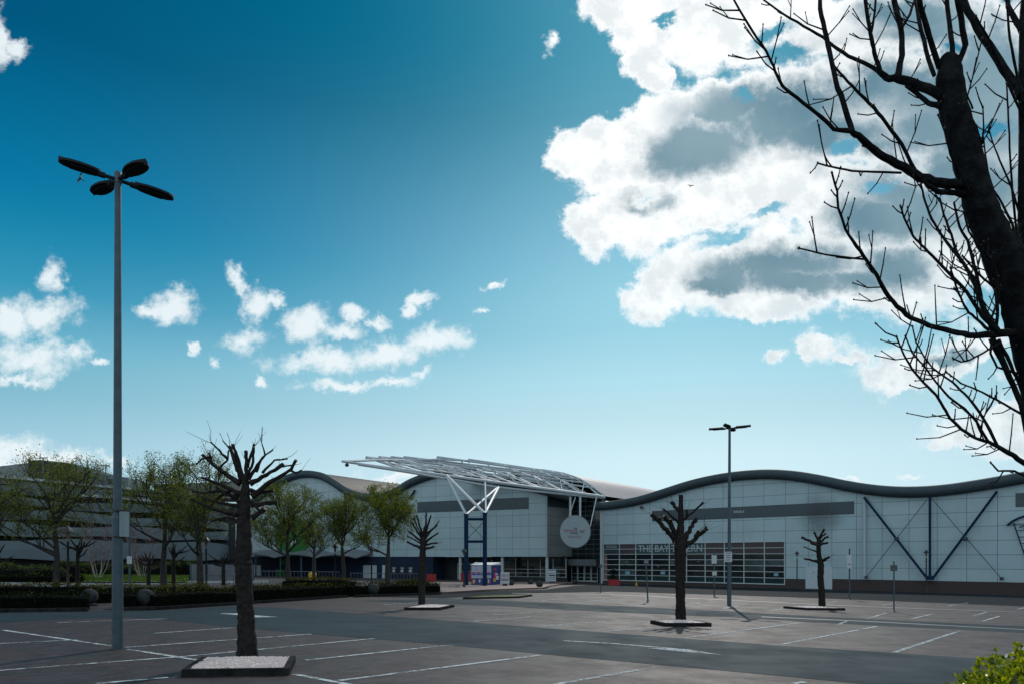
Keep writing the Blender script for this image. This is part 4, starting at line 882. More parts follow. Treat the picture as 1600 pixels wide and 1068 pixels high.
B2 = [[(1056,845,9),(1045,832,8),(1035,822,7),(1015,803,5)],[(1035,822,5),(1030,815,4),(1028,808,3)],[(1057,838,7),(1044,817,6),(1034,806,5)],[(1058,835,5),(1050,822,5),(1045,811,3.5)],[(1060,815,4),(1046,804,3.5),(1034,795,3)],[(1061,797,6),(1050,783,5)],
 [(1067,812,4),(1080,800,3.2),(1094,785,3)],[(1073,806,4),(1073,796,4)],[(1069,842,8),(1080,824,7),(1090,809,5)],[(1070,852,9),(1087,840,7),(1107,825,5)],[(1087,838,6),(1092,829,5)],[(1100,830,4),(1106,822,3)]]
pollard((1064,968), T2, B2, 'dark pollarded tree with thick upturned stubs before the tavern window', 12, twigs=45, tw=1.2)
T3 = [(1285,949,10.5),(1284,925,9.5),(1282,900,9),(1283,882,9),(1280,868,7),(1279,850,7),(1280,838,5)]
B3 = [[(1280,850,5),(1270,844,4),(1261,838,3)],[(1280,851,4),(1262,848,2.5)],[(1279,842,4),(1275,830,2.5)],[(1280,840,4),(1284,826,2.5)],[(1281,846,4),(1288,840,3),(1293,838,3)],[(1281,850,4),(1295,847,3)],[(1280,877,5),(1268,874,3.5),(1257,872,2.5)],[(1283,876,5),(1291,869,3)],[(1284,877,4),(1295,874,3)],[(1279,862,3),(1257,853,1.5)],[(1280,841,3),(1289,832,2)],[(1279,868,3),(1270,862,2)]]
pollard((1285,949), T3, B3, 'small slim pollarded tree before the white door of the grey hall', 13, twigs=40)
T4 = [(659,948,11.5),(659,920,10.5),(659,895,10),(660,872,10.5),(661,850,9),(662,838,6),(664,822,4)]
B4 = [[(658,855,4.5),(646,851,3.5),(635,845,2.5)],[(659,846,4),(648,837,3.2),(637,829,2)],[(660,842,4),(652,828,3),(644,816,2)],[(661,838,4),(657,822,3),(653,805,2)],[(663,835,4),(665,818,3),(666,800,2)],[(664,835,4),(670,818,3),(675,805,2)],[(664,840,4),(673,828,3),(682,818,2)],[(665,846,4),(676,838,3),(686,832,2)],[(665,850,3.5),(673,848,3),(682,847,2)],[(664,857,4),(680,853,3)],[(660,838,3),(652,822,2),(648,810,1.5)],[(664,834,3),(678,822,2),(684,812,1.5)],[(660,850,3),(645,840,2),(640,838,2)]]
pollard((659,948), T4, B4, 'pollarded tree with a fan of thin stubs, left of the blue portal', 14, twigs=60)
for i, (x, Y, ty, lab) in enumerate([(121, 42, 838, 'small bare pollard just right of the leftmost leafy tree'), (232, 52, 862, 'small bare pollard right of the near lamp pole'), (349, 55, 862, 'small bare pollard by the grey fence panels'), (271, 46, 850, 'small bare pollard behind the paired leafy trunks'), (-6, 46, 852, 'bare pollard cut off by the left edge')]):
    by = W(0, 0, Y); yb = HY - (GG(x, Y).z - EYE) / Y * F; hh = yb - ty; rg = random.Random(40 + i)
    trunk = [(x, yb, 6), (x, yb - hh * .4, 5.5), (x, yb - hh * .62, 5), (x, yb - hh * .85, 3)]; br = []
    for k in range(11):
        a = rg.uniform(20, 160); L = hh * rg.uniform(.28, .42); y0 = yb - hh * rg.uniform(.55, .8); dx = math.cos(R(a)) * L; dyp = math.sin(R(a)) * L * .8
        br.append([(x, y0, 3), (x + dx * .6, y0 - dyp * .4, 2.2), (x + dx, y0 - dyp, 1.2)])
    pollard((x, yb), trunk, br, lab, 60 + i, Yover=Y, twigs=40)

def leaf_quads(mb, P, size, rg, up=.3):
    for p in P:
        n = Vector((rg.gauss(0, 1), rg.gauss(0, 1), rg.gauss(0, 1) + up)).normalized(); a = n.orthogonal().normalized(); b = n.cross(a)
        t = rg.uniform(0, 6.28); a, b = a * math.cos(t) + b * math.sin(t), b * math.cos(t) - a * math.sin(t); s = size * rg.uniform(.6, 1.3)
        mb.add([p - a * s, p + b * s * .45, p + a * s, p - b * s * .45], [(0, 1, 2, 3)])
def leafy(px, Y, topy, cw, botpy, label, seed, name='leafy_tree', nleaf=3200, tw=5, mats=('bark2', 'spring'), dens=1.0):
    p0 = GG(px, Y); rg = random.Random(seed); H = (W(px, topy, Y).z - p0.z); rx = cw / 2 / F * Y; zb = W(px, botpy, Y).z - p0.z
    root = thing(name, label, 'tree', p0, 'young trees coming into leaf'); cz = (H + zb) / 2; rz = (H - zb) / 2
    t = MB(); tr = MB(); r0 = .15 * (H / 6.5)
    zf = zb * .88
    tp = [p0 + Vector((rg.uniform(-.04, .04), rg.uniform(-.04, .04), z)) for z in (-.1, zf * .35, zf * .7, zf)] + [p0 + Vector((rg.uniform(-.15, .15), rg.uniform(-.15, .15), zf + (H - zf) * k)) for k in (.25, .5, .72)]
    tr.tube(tp, [r0 * 1.2, r0, r0 * .9, r0 * .8, r0 * .5, r0 * .3, r0 * .12], 10, wob=.06, rg=rg); tr.build('trunk', M[mats[0]], root, True)
    tips = []
    cen = p0 + Vector((0, 0, cz))
    def inside(p): q = p - cen; return (q.x / rx) ** 2 + (q.y / rx) ** 2 + (q.z / rz) ** 2
    def grow(p, d, L, r, lv):
        n = 3; pts = [p]; 
        for i in range(n):
            d = (d + Vector((rg.uniform(-.22, .22), rg.uniform(-.22, .22), rg.uniform(-.05, .24)))).normalized(); p = p + d * (L / n); pts.append(p)
            if inside(p) > 1.15: break
        m = len(pts); t.tube(pts, [r * (1 - .55 * i / (m - 1)) for i in range(m)], 5 if lv < 2 else 3, False)
        if lv >= 2: tips.extend(pts[1:])
        if lv < 4 and inside(p) < 1.15:
            for k in range(rg.choice((3, 4)) if lv < 3 else 4):
                q = pts[rg.randrange(1, m)]; ax = Vector((rg.uniform(-1, 1), rg.uniform(-1, 1), rg.uniform(-.25, .8))).normalized()
                grow(q, (d * .8 + ax * .75).normalized(), L * rg.uniform(.55, .8), r * .5, lv + 1)
    nb_ = 9
    for i in range(nb_):
        k = rg.uniform(0, .55); z = zf + (H - zf) * k * .9; a = 2 * math.pi * i / nb_ + rg.uniform(-.3, .3); el = rg.uniform(.2, .7) + k * 1.2
        d = Vector((math.cos(a), math.sin(a), el)).normalized(); grow(p0 + Vector((0, 0, z)), d, rx * rg.uniform(.6, .8) * (1 - .25 * k), r0 * .42, 0)
    sk = np.array([tuple(q) for q in tips]); newt = []
    for _ in range(int(nleaf * .16)):
        while True:
            u = Vector((rg.uniform(-1, 1), rg.uniform(-1, 1), rg.uniform(-.75, 1)))
            if .15 < u.length < 1.0: break
        p = cen + Vector((u.x * rx, u.y * rx, u.z * rz)); dd = ((sk - np.array(tuple(p))) ** 2).sum(1); i = int(dd.argmin())
        if dd[i] > (rx * .55) ** 2: continue
        q = Vector(sk[i]); m_ = q.lerp(p, .5) + Vector((0, 0, -.06)); t.tube([q, m_, p], [.009, .007, .004], 3, False); newt += [m_, p, p, p]
    tips += newt
    t.build('branches', M[mats[0]], root)
    lf = MB(); rg.shuffle(tips); P = []
    for i in range(int(nleaf * 1.9)):
        q = tips[i % len(tips)]; P.append(q + Vector((rg.gauss(0, .10), rg.gauss(0, .10), rg.gauss(0, .10))))
    leaf_quads(lf, P, .042 * Y / 38 + .012, rg); lf.build('foliage', M[mats[1]], root)
leafy(88, 35, 712, 205, 862, 'wide leafy tree at the far left, beside a black lantern', 21, nleaf=6000)
leafy(256, 40, 706, 150, 858, 'leafy tree right of the near lamp pole, with a slim straight trunk', 22, nleaf=4800)
leafy(312, 38, 696, 140, 862, 'tall leafy tree directly left of the near pollard', 23, nleaf=4200)
leafy(450, 44, 750, 128, 868, 'round leafy tree in front of the green disc sign', 24, nleaf=6200)
leafy(536, 47, 768, 92, 866, 'smallest leafy tree, between the hall\'s two roof humps', 25, nleaf=4600)
leafy(606, 46, 752, 104, 862, 'round leafy tree directly before the navy wall posters', 26, nleaf=6600)
leafy(490, 58, 800, 60, 868, 'slim young tree behind, left of the smallest leafy tree', 27, nleaf=700)
leafy(-40, 33, 725, 150, 862, 'leafy tree mostly beyond the left edge', 28, nleaf=1800)

def birch(px, Y, topy, w, label, seed):
    p0 = GG(px, Y); rg = random.Random(seed); H = W(px, topy, Y).z - p0.z; root = thing('birch_tree', label, 'tree', p0, 'pale bare birches'); t = MB(); tw_ = MB()
    for i in range(8):
        a = i / 8 * 6.28 + rg.uniform(-.3, .3); s = rg.uniform(.35, 1.25) * w / 2 / F * Y; pts = [p0 + Vector((math.cos(a) * s * k ** .7 + rg.uniform(-.09, .09), math.sin(a) * s * k * .6, H * k)) for k in (0, .2, .45, .7, .95)]
        t.tube(pts, [.028, .024, .018, .011, .005], 5)
        for _ in range(45):
            k = rg.uniform(.3, .95); j = min(int(k * 4), 3); q = pts[j].lerp(pts[j + 1], k * 4 - j); d = Vector((rg.uniform(-1, 1), rg.uniform(-1, 1), rg.uniform(.1, 1.4))).normalized() * rg.uniform(.4, 1.1)
            tw_.tube([q, q + d * .6, q + d], [.012, .008, .004], 3, False)
            if rg.random() < .7: tw_.tube([q + d * .5, q + d * .5 + Vector((rg.uniform(-.4, .4), rg.uniform(-.3, .3), rg.uniform(0, .5)))], [.008, .004], 3, False)
    t.build('trunk', M['birch'], root, True); tw_.build('twigs', mat('birch_twig', (0.13, 0.085, 0.085), .8), root)
birch(152, 60, 812, 70, 'pale bare birch with splayed white stems, left of the near lamp', 5)
birch(222, 64, 818, 60, 'pale bare birch with white stems, right of the near lamp', 6)

# ---------------------------------------------------------------- near ash tree
def near_tree():
    Y0 = 6.0; base = GG(1640, Y0); rg = random.Random(77)
    root = thing('bare_ash_tree', 'large bare tree with a leaning trunk and budding twigs, filling the right edge', 'tree', base)
    def conv(b, dy0=0, dy1=0, Y=Y0):
        n = len(b); return [W(x, y, Y + dy0 + (dy1 - dy0) * i / (n - 1)) for i, (x, y, *_) in enumerate(b)]
    def wid(b, dy=0): return [q[2] / 2 / F * (Y0 + dy) for q in b]
    TR = [(1489,89,9),(1486,92,22),(1483,97,31),(1484,126,37),(1490,168,40),(1507,225,41),(1521,281,42),(1532,321,44),(1549,362,46),(1568,402,52),(1590,452,56),(1607,505,56),(1617,553,53),(1626,601,52),(1636,650,53),(1646,740,56),(1656,900,60),(1664,1178,74)]
    pts = conv(TR); rad = wid(TR); P_, R_ = jitter(pts, rad, rg, .025, 4); t = MB(); t.tube(P_, R_, 18, wob=.045, rg=rg)
    S2 = [(1602,455,24),(1604,400,24),(1604,300,24),(1605,200,23),(1604,110,22),(1603,40,18),(1607,-30,16)]
    P2 = conv(S2, 0, .25); P2, R2 = jitter(P2, wid(S2), rg, .03, 3); t.tube(P2, R2, 12, wob=.05, rg=rg)
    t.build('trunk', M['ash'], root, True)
    BR = [
     ([(1505,291,18),(1469,286,15),(1437,277,13.5),(1412,262,12),(1381,245,11),(1359,230,10),(1341,212,9),(1331,205,8)],0,-.4),
     ([(1331,205,8),(1303,202,6),(1284,184,5.5),(1256,161,5),(1225,137,4.6),(1217,125,4.4),(1209,105,4),(1197,80,3.6),(1175,47,3.2),(1147,0,2.8),(1140,-14,2.5)],-.4,-1.0),
     ([(1331,205,8.5),(1323,175,8),(1309,137,7.6),(1300,97,7.4),(1291,59,7),(1284,25,7),(1279,-14,6.5)],-.4,-.2),
     ([(1472,150,15),(1437,134,13),(1406,123,12),(1384,121,10)],0,.3),
     ([(1384,121,8),(1366,106,6),(1325,87,5),(1303,73,4.6),(1287,59,4.2),(1256,41,3.6),(1225,23,3),(1194,0,2.6),(1185,-10,2.4)],.3,.8),
     ([(1387,122,8),(1375,112,7),(1366,81,6),(1362,62,6),(1356,31,5.5),(1351,-8,5)],.3,.1),
     ([(1362,50,4),(1367,19,3.6),(1369,-8,3.4)],.2,.2),
     ([(1404,120,9),(1409,87,8.5),(1409,47,8),(1401,19,8),(1396,-10,7.5)],.3,.6),
     ([(1409,44,4.5),(1422,22,4),(1432,-8,3.8)],.4,.7),
     ([(1471,166,10),(1450,161,7),(1431,144,6),(1416,134,5)],0,.25),
     ([(1431,268,6),(1409,225,5.4),(1384,191,5),(1366,169,4.6),(1344,147,4.2),(1325,128,3.8),(1306,106,3)],-.15,-.6),
     ([(1460,118,6),(1447,78,6),(1437,37,5.5),(1430,-8,5)],.05,.3),([(1468,106,9),(1453,59,8.5),(1442,22,8),(1434,-10,7.6)],0,-.3),
     ([(1491,100,8),(1486,56,7),(1479,-8,6.5)],0,.2),([(1494,108,10),(1508,72,9),(1503,31,8.5),(1494,-10,8)],0,-.2),
     ([(1408,270,4),(1366,269,3.4),(1331,267,3.2),(1300,261,2.8),(1278,255,2.4)],-.2,-.6),
     ([(1510,305,10),(1488,300,9),(1466,300,8),(1450,290,6),(1443,282,5)],0,-.2),
     ([(1592,520,15),(1551,522,12),(1515,524,10),(1488,517,9),(1452,508,8),(1425,497,7.2),(1402,479,6.6),(1384,457,6),(1371,430,5.5),(1355,407,5),(1339,385,4.6),(1321,358,3.8),(1310,326,3.4),(1308,299,3.1),(1300,270,2.8)],0,-1.1),
     ([(1350,405,3.6),(1290,398,2.8),(1249,388,2.4)],-.75,-1.0),
     ([(1560,520,7),(1539,498,6),(1528,482,5.5),(1512,457,5),(1491,434,4.6),(1473,416,4.2),(1456,399,3.8),(1440,383,3.6),(1427,369,3.2),(1413,340,2.8),(1407,322,2.5)],-.1,-.6),
     ([(1562,520,8),(1541,492,7),(1530,461,6.2),(1520,434,5.6),(1506,412,5.2),(1489,391,4.6),(1469,364,4),(1456,342,3.6),(1446,317,3.2),(1439,288,2.8)],-.1,.3),
     ([(1543,500,5),(1525,450,4.6),(1508,414,4.4),(1495,395,4),(1487,367,3.6),(1475,336,3.2),(1469,311,2.8)],0,.5),
     ([(1552,520,6),(1534,476,5.4),(1528,437,5),(1520,404,4.5),(1512,377,4),(1499,354,3.6),(1491,317,3)],-.05,.2),
     ([(1556,520,5),(1558,494,5),(1560,461,4.6),(1557,428,4.2),(1551,410,3.8),(1530,383,3.4),(1514,362,3),(1506,331,2.6)],0,-.3),
     ([(1545,515,5),(1528,500,4),(1514,488,3.6),(1504,472,3.4),(1495,451,3),(1485,418,2.6)],-.1,-.4),
     ([(1579,460,4),(1552,448,3.6),(1538,436,3.2),(1520,418,3),(1504,400,2.6)],0,-.4),
     ([(1606,726,9),(1584,711,8),(1565,699,7),(1545,690,5.6),(1524,684,5),(1502,670,4.6),(1485,653,4.3),(1475,636,4),(1463,616,3.8),(1443,597,3.4),(1426,577,3),(1412,553,2.7),(1401,526,2.3)],0,-.9),
     ([(1545,690,4.2),(1526,658,3.8),(1507,638,3.6),(1482,619,3.3),(1463,597,3),(1443,570,2.7),(1426,551,2.5),(1415,525,2.1)],-.3,-.6),
     ([(1558,694,4.6),(1541,660,4.2),(1526,636,3.8),(1507,614,3.4),(1489,597,3.1),(1472,585,2.9),(1458,575,2.8),(1446,560,2.5),(1431,534,2.3),(1426,510,2)],-.2,.2),
     ([(1600,648,4),(1570,631,3.4),(1550,620,3.1),(1526,608,2.8),(1502,598,2.5),(1479,581,2.1)],0,-.5),
     ([(1550,528,10),(1565,560,9),(1584,602,8),(1596,630,8),(1608,690,8)],-.05,0),([(1560,530,6),(1580,570,5.5),(1592,597,5),(1606,640,5)],-.05,.1),
     ([(1562,536,4),(1536,551,3.2),(1516,562,3),(1502,565,2.6),(1489,559,2.2)],-.1,-.4),
     ([(1550,528,4),(1548,552,3.4),(1558,573,3.2),(1590,583,4)],-.1,0),
     ([(1597,150,14),(1591,138,13),(1570,108,12),(1545,70,11),(1520,30,10),(1500,-8,9.5)],.1,.5),
     ([(1602,60,9),(1590,35,8),(1576,10,7),(1570,-12,6)],.2,.4),
     ([(1592,390,4),(1582,350,3.6),(1570,325,3.3),(1555,300,2.8),(1545,285,2.3)],0,.3),
     ([(1590,410,4),(1588,360,3.6),(1582,300,3.2),(1578,230,2.8),(1575,170,2.5),(1573,130,2.2)],0,-.2),
     ([(1596,380,4),(1592,330,3.2),(1580,290,2.8),(1562,250,2.4),(1552,225,2),(1545,200,1.8)],0,.5),
     ([(1598,160,5),(1588,110,4),(1578,60,3.5),(1574,10,3)],.1,.0),([(1598,180,4),(1570,120,3.2),(1545,60,2.8),(1525,25,2.4)],.1,-.3),
     ([(1606,745,4),(1585,735,3.4),(1560,735,2.8),(1548,722,2.2)],0,-.2),([(1527,230,4),(1535,225,3),(1537,200,2.4),(1536,168,2)],0,-.2),([(1520,170,3),(1512,150,2.4),(1520,120,2),(1535,60,2)],0,-.2),
     ([(1560,350,3),(1548,300,2.6),(1540,240,2.2),(1536,210,2)],0,.2),([(1515,300,3),(1490,250,2.6),(1478,210,2.2),(1466,180,2)],-.1,-.5),([(1500,280,3),(1484,240,2.4),(1476,200,2)],-.1,-.6),
    ]
    bm_ = MB(); tw_ = MB(); bd = tw_; bm2 = 0
    def bud(p, s):
        bd.cur = 1; bd.add([p + Vector((s, 0, 0)), p + Vector((0, s, 0)), p + Vector((-s, 0, 0)), p + Vector((0, -s, 0)), p + Vector((0, 0, s * 1.5)), p - Vector((0, 0, s))], [(0, 1, 4), (1, 2, 4), (2, 3, 4), (3, 0, 4), (1, 0, 5), (2, 1, 5), (3, 2, 5), (0, 3, 5)]); bd.cur = 0
    tg = []
    for b, d0, d1 in BR:
        pts = conv(b, d0, d1); rad = wid(b, (d0 + d1) / 2)
        pts, rad = jitter(pts, [max(r, .005) for r in rad], rg, .22, 3); bm_.tube(pts, rad, 8, wob=.05, rg=rg)
        if rad[-1] < .010: bud(pts[-1], .012)
        n = len(pts)
        for i in range(2, n):
            r = rad[i]
            if r > .035: continue
            pr = .5 if r < .02 else .16
            if rg.random() < pr:
                d = (pts[i] - pts[i - 1]).normalized(); sd = rg.choice((-1, 1)); side = Vector((d.z, 0, -d.x)) * sd + Vector((0, rg.uniform(-.7, .7), .35)); dd = (d * .5 + side * .9).normalized()
                L = rg.uniform(.06, .34); q0 = pts[i]; q1 = q0 + dd * L * .5; dd2 = (dd + Vector((0, 0, .35))).normalized(); q2 = q1 + dd2 * L * .5
                tw_.tube([q0, q1, q2], [.0062, .005, .004], 5, True); bud(q2, .0085); bud(q1 + Vector((.003, 0, 0)), .0065)
                if L > .2 and rg.random() < .6:
                    e = q1 + (dd + Vector((rg.uniform(-.8, .8), 0, .6))).normalized() * L * .4; tw_.tube([q1, e], [.0045, .0035], 4); bud(e, .0075)
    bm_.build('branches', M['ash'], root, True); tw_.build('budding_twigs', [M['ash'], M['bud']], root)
near_tree()

# ---------------------------------------------------------------- hedges, bush, shrubs
def hedge(a, b, depth, h, label, seed, top='hedgey', frac=.25, name='clipped_hedge', leaf=.045, dens=1.0, grp='clipped hedges along the car park', mat_='hedge'):
    # a,b ground pixels of the front base line
    A, B = (G(*a) if len(a) == 2 else a[2]), (G(*b) if len(b) == 2 else b[2]); rg = random.Random(seed); d = (B - A); L = d.length; d.normalize(); n = Vector((-d.y, d.x, 0)); n = n if n.y > 0 else -n
    root = thing(name, label, 'hedge', A, grp); c = MB(); k = 10; prof = []
    def P(s, o_, z): p = A + d * s + n * o_; return Vector((p.x, p.y, gz(p.x, p.y) + z))
    nn = max(4, int(L / .7)); rows = []
    for i in range(nn + 1):
        s = L * i / nn; e = min(1, min(s, L - s) / .35 + .55); hh = h * (.88 + .08 * rg.random()) * (.75 + .25 * e)
        rows.append([P(s, .08, -.05), P(s, .05, hh * .85), P(s, .2, hh * .97), P(s, depth - .2, hh * .97), P(s, depth - .05, hh * .85), P(s, depth - .05, -.05)])
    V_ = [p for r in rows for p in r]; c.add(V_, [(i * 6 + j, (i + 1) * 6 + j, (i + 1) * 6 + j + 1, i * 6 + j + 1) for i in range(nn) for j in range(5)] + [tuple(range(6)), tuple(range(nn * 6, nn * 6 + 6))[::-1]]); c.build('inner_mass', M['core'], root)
    area = L * (h * 2 + depth); N = int(min(9000, area * 190 * dens)); lf = MB(); ly = MB(); P1 = []; P2 = []
    for _ in range(N):
        u = rg.random() * (h + depth + .35 * h); s = rg.uniform(-.03, L + .03)
        if u < h: q = P(s, rg.gauss(.02, .04), u)
        elif u < h + depth: q = P(s, u - h, h + rg.gauss(-.02, .05) + .045 * math.sin(s * 1.7 + seed) + .035 * math.sin(s * 4.3 + seed * 2))
        else: q = P(s, depth, (u - h - depth) * 2.8)
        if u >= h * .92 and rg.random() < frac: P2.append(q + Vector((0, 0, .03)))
        else: P1.append(q)
    for _ in range(int(160)):
        z = rg.random() * h; o_ = rg.random() * depth; P1.append(P(rg.choice((-.03, L + .03)), o_, z))
    leaf_quads(lf, P1, leaf, rg); lf.cur = 1; leaf_quads(lf, P2, leaf, rg, .8); lf.build('foliage', [M[mat_], M[top]], root)
def gp(px, Y): return (0, 0, GG(px, Y))
hedge(gp(-150, 20.3), (137, 953), 1.3, .55, 'dark clipped hedge at the far left, ending at a stone ball', 1, frac=.05)
hedge((152, 942), (176, 941), 1.0, .5, 'short hedge piece left of the near lamp pole', 2, frac=.3)
hedge((193, 951.5), (214, 951), 1.2, .6, 'short hedge piece right of the near lamp, against a stone ball', 3, frac=.05)
hedge((243, 950.5), (378, 943), 1.6, .62, 'long dark hedge left of the near pollard trunk', 4, frac=.22)
hedge((378, 943), (545, 931), 1.5, .66, 'long dark hedge right of the near pollard trunk', 5, frac=.22)
hedge((553, 931.5), (573, 930.5), 1.2, .68, 'short hedge piece between two stone balls', 6, frac=.1)
hedge((592, 930), (689, 927), 1.4, .68, 'dark hedge behind the pollard left of the portal', 7, frac=.3)
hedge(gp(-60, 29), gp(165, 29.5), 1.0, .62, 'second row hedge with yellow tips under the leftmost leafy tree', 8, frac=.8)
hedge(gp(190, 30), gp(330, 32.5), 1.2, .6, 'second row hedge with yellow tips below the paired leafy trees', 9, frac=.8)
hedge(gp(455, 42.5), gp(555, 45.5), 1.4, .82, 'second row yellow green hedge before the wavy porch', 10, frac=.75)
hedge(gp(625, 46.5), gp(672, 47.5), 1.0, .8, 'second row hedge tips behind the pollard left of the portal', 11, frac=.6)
def mound(px, Y, w, h, dp, label, seed, name='shrub', m='shrub', leaf=.07, N=2600, grp='yellow green shrubs'):
    c = GG(px, Y); rg = random.Random(seed); root = thing(name, label, 'shrub', c, grp); P = []; k = MB()
    lobes = [(rg.uniform(-.38, .38) * w, rg.uniform(-.3, .3) * dp, rg.uniform(.55, 1) * h, rg.uniform(.22, .4) * w) for _ in range(7)]
    for lx, ly_, lh, lr in lobes:
        for _ in range(N // 7):
            th = rg.uniform(0, 6.28); z = rg.uniform(0, 1); r = math.sqrt(max(0, 1 - z * z)); q = rg.gauss(.94, .07)
            P.append(c + Vector((lx + lr * r * math.cos(th) * q, ly_ + lr * .7 * r * math.sin(th) * q, lh * z * q)))
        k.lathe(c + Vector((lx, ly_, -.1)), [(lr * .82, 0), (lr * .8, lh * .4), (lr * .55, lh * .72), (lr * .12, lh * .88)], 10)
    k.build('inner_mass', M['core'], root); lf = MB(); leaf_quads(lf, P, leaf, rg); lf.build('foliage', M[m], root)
mound(20, 60, 5.0, 1.9, 2, 'broad yellow green shrub at the far left beyond the road', 1); mound(62, 61, 4.4, 1.7, 2, 'yellow green shrub left of the leftmost leafy trunk', 2)
mound(120, 65, 4.0, 2.1, 2, 'darker shrub between the leftmost tree and the birch', 3); mound(185, 67, 4.4, 2.0, 2, 'low shrub behind the near lamp pole', 4); mound(262, 71, 4.8, 2.4, 2, 'shrub behind the paired leafy trunks', 5); mound(288, 73, 3.0, 2.4, 2, 'shrub against the left end of the grey fence', 6)
hedge(gp(-60, 54), gp(125, 56), 1.0, .55, 'low brown hedge strip beyond the far road', 12, frac=.1, leaf=.07, dens=.5)
# grass verge
mb = MB(); q = [GG(118, 56, .10), GG(295, 60, .10), GG(295, 67, .55), GG(118, 63, .55)]; mb.poly(q); struct('grass_verge', mb, mat('verge_soil', (0.06, 0.12, 0.015), .9, var=.4))
gr = MB(); rg = random.Random(5); P = []
for _ in range(5000):
    u, v_ = rg.random(), rg.random(); P.append(q[0].lerp(q[1], u).lerp(q[3].lerp(q[2], u), v_) + Vector((0, 0, .07)))
for p in P:
    a = rg.uniform(0, 6.28); s = Vector((math.cos(a), math.sin(a), 0)) * .03; gr.add([p - s - Vector((0, 0, .07)), p + s - Vector((0, 0, .07)), p + Vector((0, 0, rg.uniform(.03, .12)))], [(0, 1, 2)])
o = gr.build('grass', M['grass']); tag(o, 'green grass verge beyond the far road at left', 'grass', kind='stuff')

def bush():
    rg = random.Random(12); c = Vector((3.42, 4.05, 0)); root = thing('leafy_bush', 'bright yellow green leafy bush in the lower right corner', 'bush', (c.x, c.y, gz(c.x, c.y)))
    lobes = [(Vector((3.32, 4.15, .42)), (.62, .5, .56)), (Vector((2.95, 3.95, .40)), (.50, .42, .48)), (Vector((2.62, 3.75, .30)), (.44, .36, .40)), (Vector((3.75, 4.3, .46)), (.6, .5, .6)), (Vector((3.1, 3.5, .30)), (.55, .5, .42))]
    k = MB(); lf = MB()
    for lc, (a, b, h) in lobes:
        k.lathe(Vector((lc.x, lc.y, -.1)), [(a * .8, 0), (a * .93, lc.z * .8 + .1), (a * .8, lc.z + h * .52 + .1), (a * .5, lc.z + h * .78 + .1), (a * .15, lc.z + h * .92 + .1)], 14)
    k.build('inner_mass', mat('bush_inner', (0.07, 0.10, 0.008), .9, var=.6, vs=12), root)
    def leaf(p, d, s):
        a = d.normalized(); b = a.cross(Vector((rg.gauss(0, .5), rg.gauss(0, .5), 1))).normalized(); n = a.cross(b).normalized(); w = s * .38; f = .25 * s
        lf.add([p, p + a * s * .35 + b * w + n * f * .6, p + a * s * .8 + b * w * .8 + n * f * .6, p + a * s * 1.15, p + a * s * .8 - b * w * .8 + n * f * .6, p + a * s * .35 - b * w + n * f * .6, p + a * s * .55], [(0, 6, 2, 1), (6, 3, 2), (0, 5, 4, 6), (6, 4, 3)])
    for lc, (a, b, h) in lobes:
        for _ in range(1900):
            z = rg.uniform(-.2, 1); th = rg.uniform(0, 6.28); r = math.sqrt(max(0, 1 - z * z)); nrm = Vector((r * math.cos(th), r * math.sin(th), z)); q = rg.uniform(.88, 1.04) + .06 * math.sin(th * 5 + z * 9)
            p = lc + Vector((nrm.x * a * q, nrm.y * b * q, nrm.z * h * q))
            for _k in range(3): leaf(p, (nrm + Vector((rg.gauss(0, .6), rg.gauss(0, .6), rg.gauss(.25, .5)))), rg.uniform(.022, .040))
    st = MB()
    for _ in range(26):
        lc, (a, b, h) = lobes[rg.randrange(4)]; z = rg.uniform(.4, 1); th = rg.uniform(0, 6.28); r = math.sqrt(1 - z * z); p = lc + Vector((r * math.cos(th) * a, r * math.sin(th) * b, z * h)); L = rg.uniform(.05, .13)
        d = Vector((rg.uniform(-.4, .4), rg.uniform(-.4, .4), 1)).normalized(); st.tube([p, p + d * L], [.003, .002], 4)
        for j in range(7): leaf(p + d * L * (j + 1) / 7, Vector((rg.gauss(0, 1), rg.gauss(0, 1), .7)), .026)
    lf.build('foliage', M['bush'], root); st.build('shoot', M['bark2'], root)
bush()

# ---------------------------------------------------------------- ball bollards
def ball(px, Y, r, label):
    p = GG(px, Y); root = thing('ball_bollard', label, 'bollard', p, 'stone ball bollards'); b = MB()
    b.lathe(p, [(r * .95, -.05), (r * .95, .06), (r * .7, .10)], 20); b.build('base', M['stone'], root, True)
    b = MB(); n = 14; b.lathe(p, [(max(.01, r * math.sin(math.pi * i / n)), .06 + r - r * math.cos(math.pi * i / n)) for i in range(n + 1)], 24); b.build('ball', M['stone'], root, True)
ball(139.5, 25.3, .29, 'stone ball ending the far left hedge'); ball(227, 24.4, .32, 'stone ball just right of the near lamp pole'); ball(541, 38.3, .30, 'stone ball ending the long dark hedge')
ball(583.5, 38.5, .32, 'stone ball in front of the black lantern'); ball(580, 44, .27, 'stone ball behind the lantern\'s front ball'); ball(681, 46, .29, 'stone ball ending the hedge left of the portal'); ball(325, 33.5, .26, 'stone ball left of the near pollard, behind the hedge')
ball(799, 66, .28, 'stone ball just right of the white advertising board'); ball(829, 72, .28, 'darker stone ball behind, before the shop window'); ball(843, 61, .31, 'stone ball on the kerb end before the shop column'); ball(899, 80, .30, 'stone ball before the entrance doors')

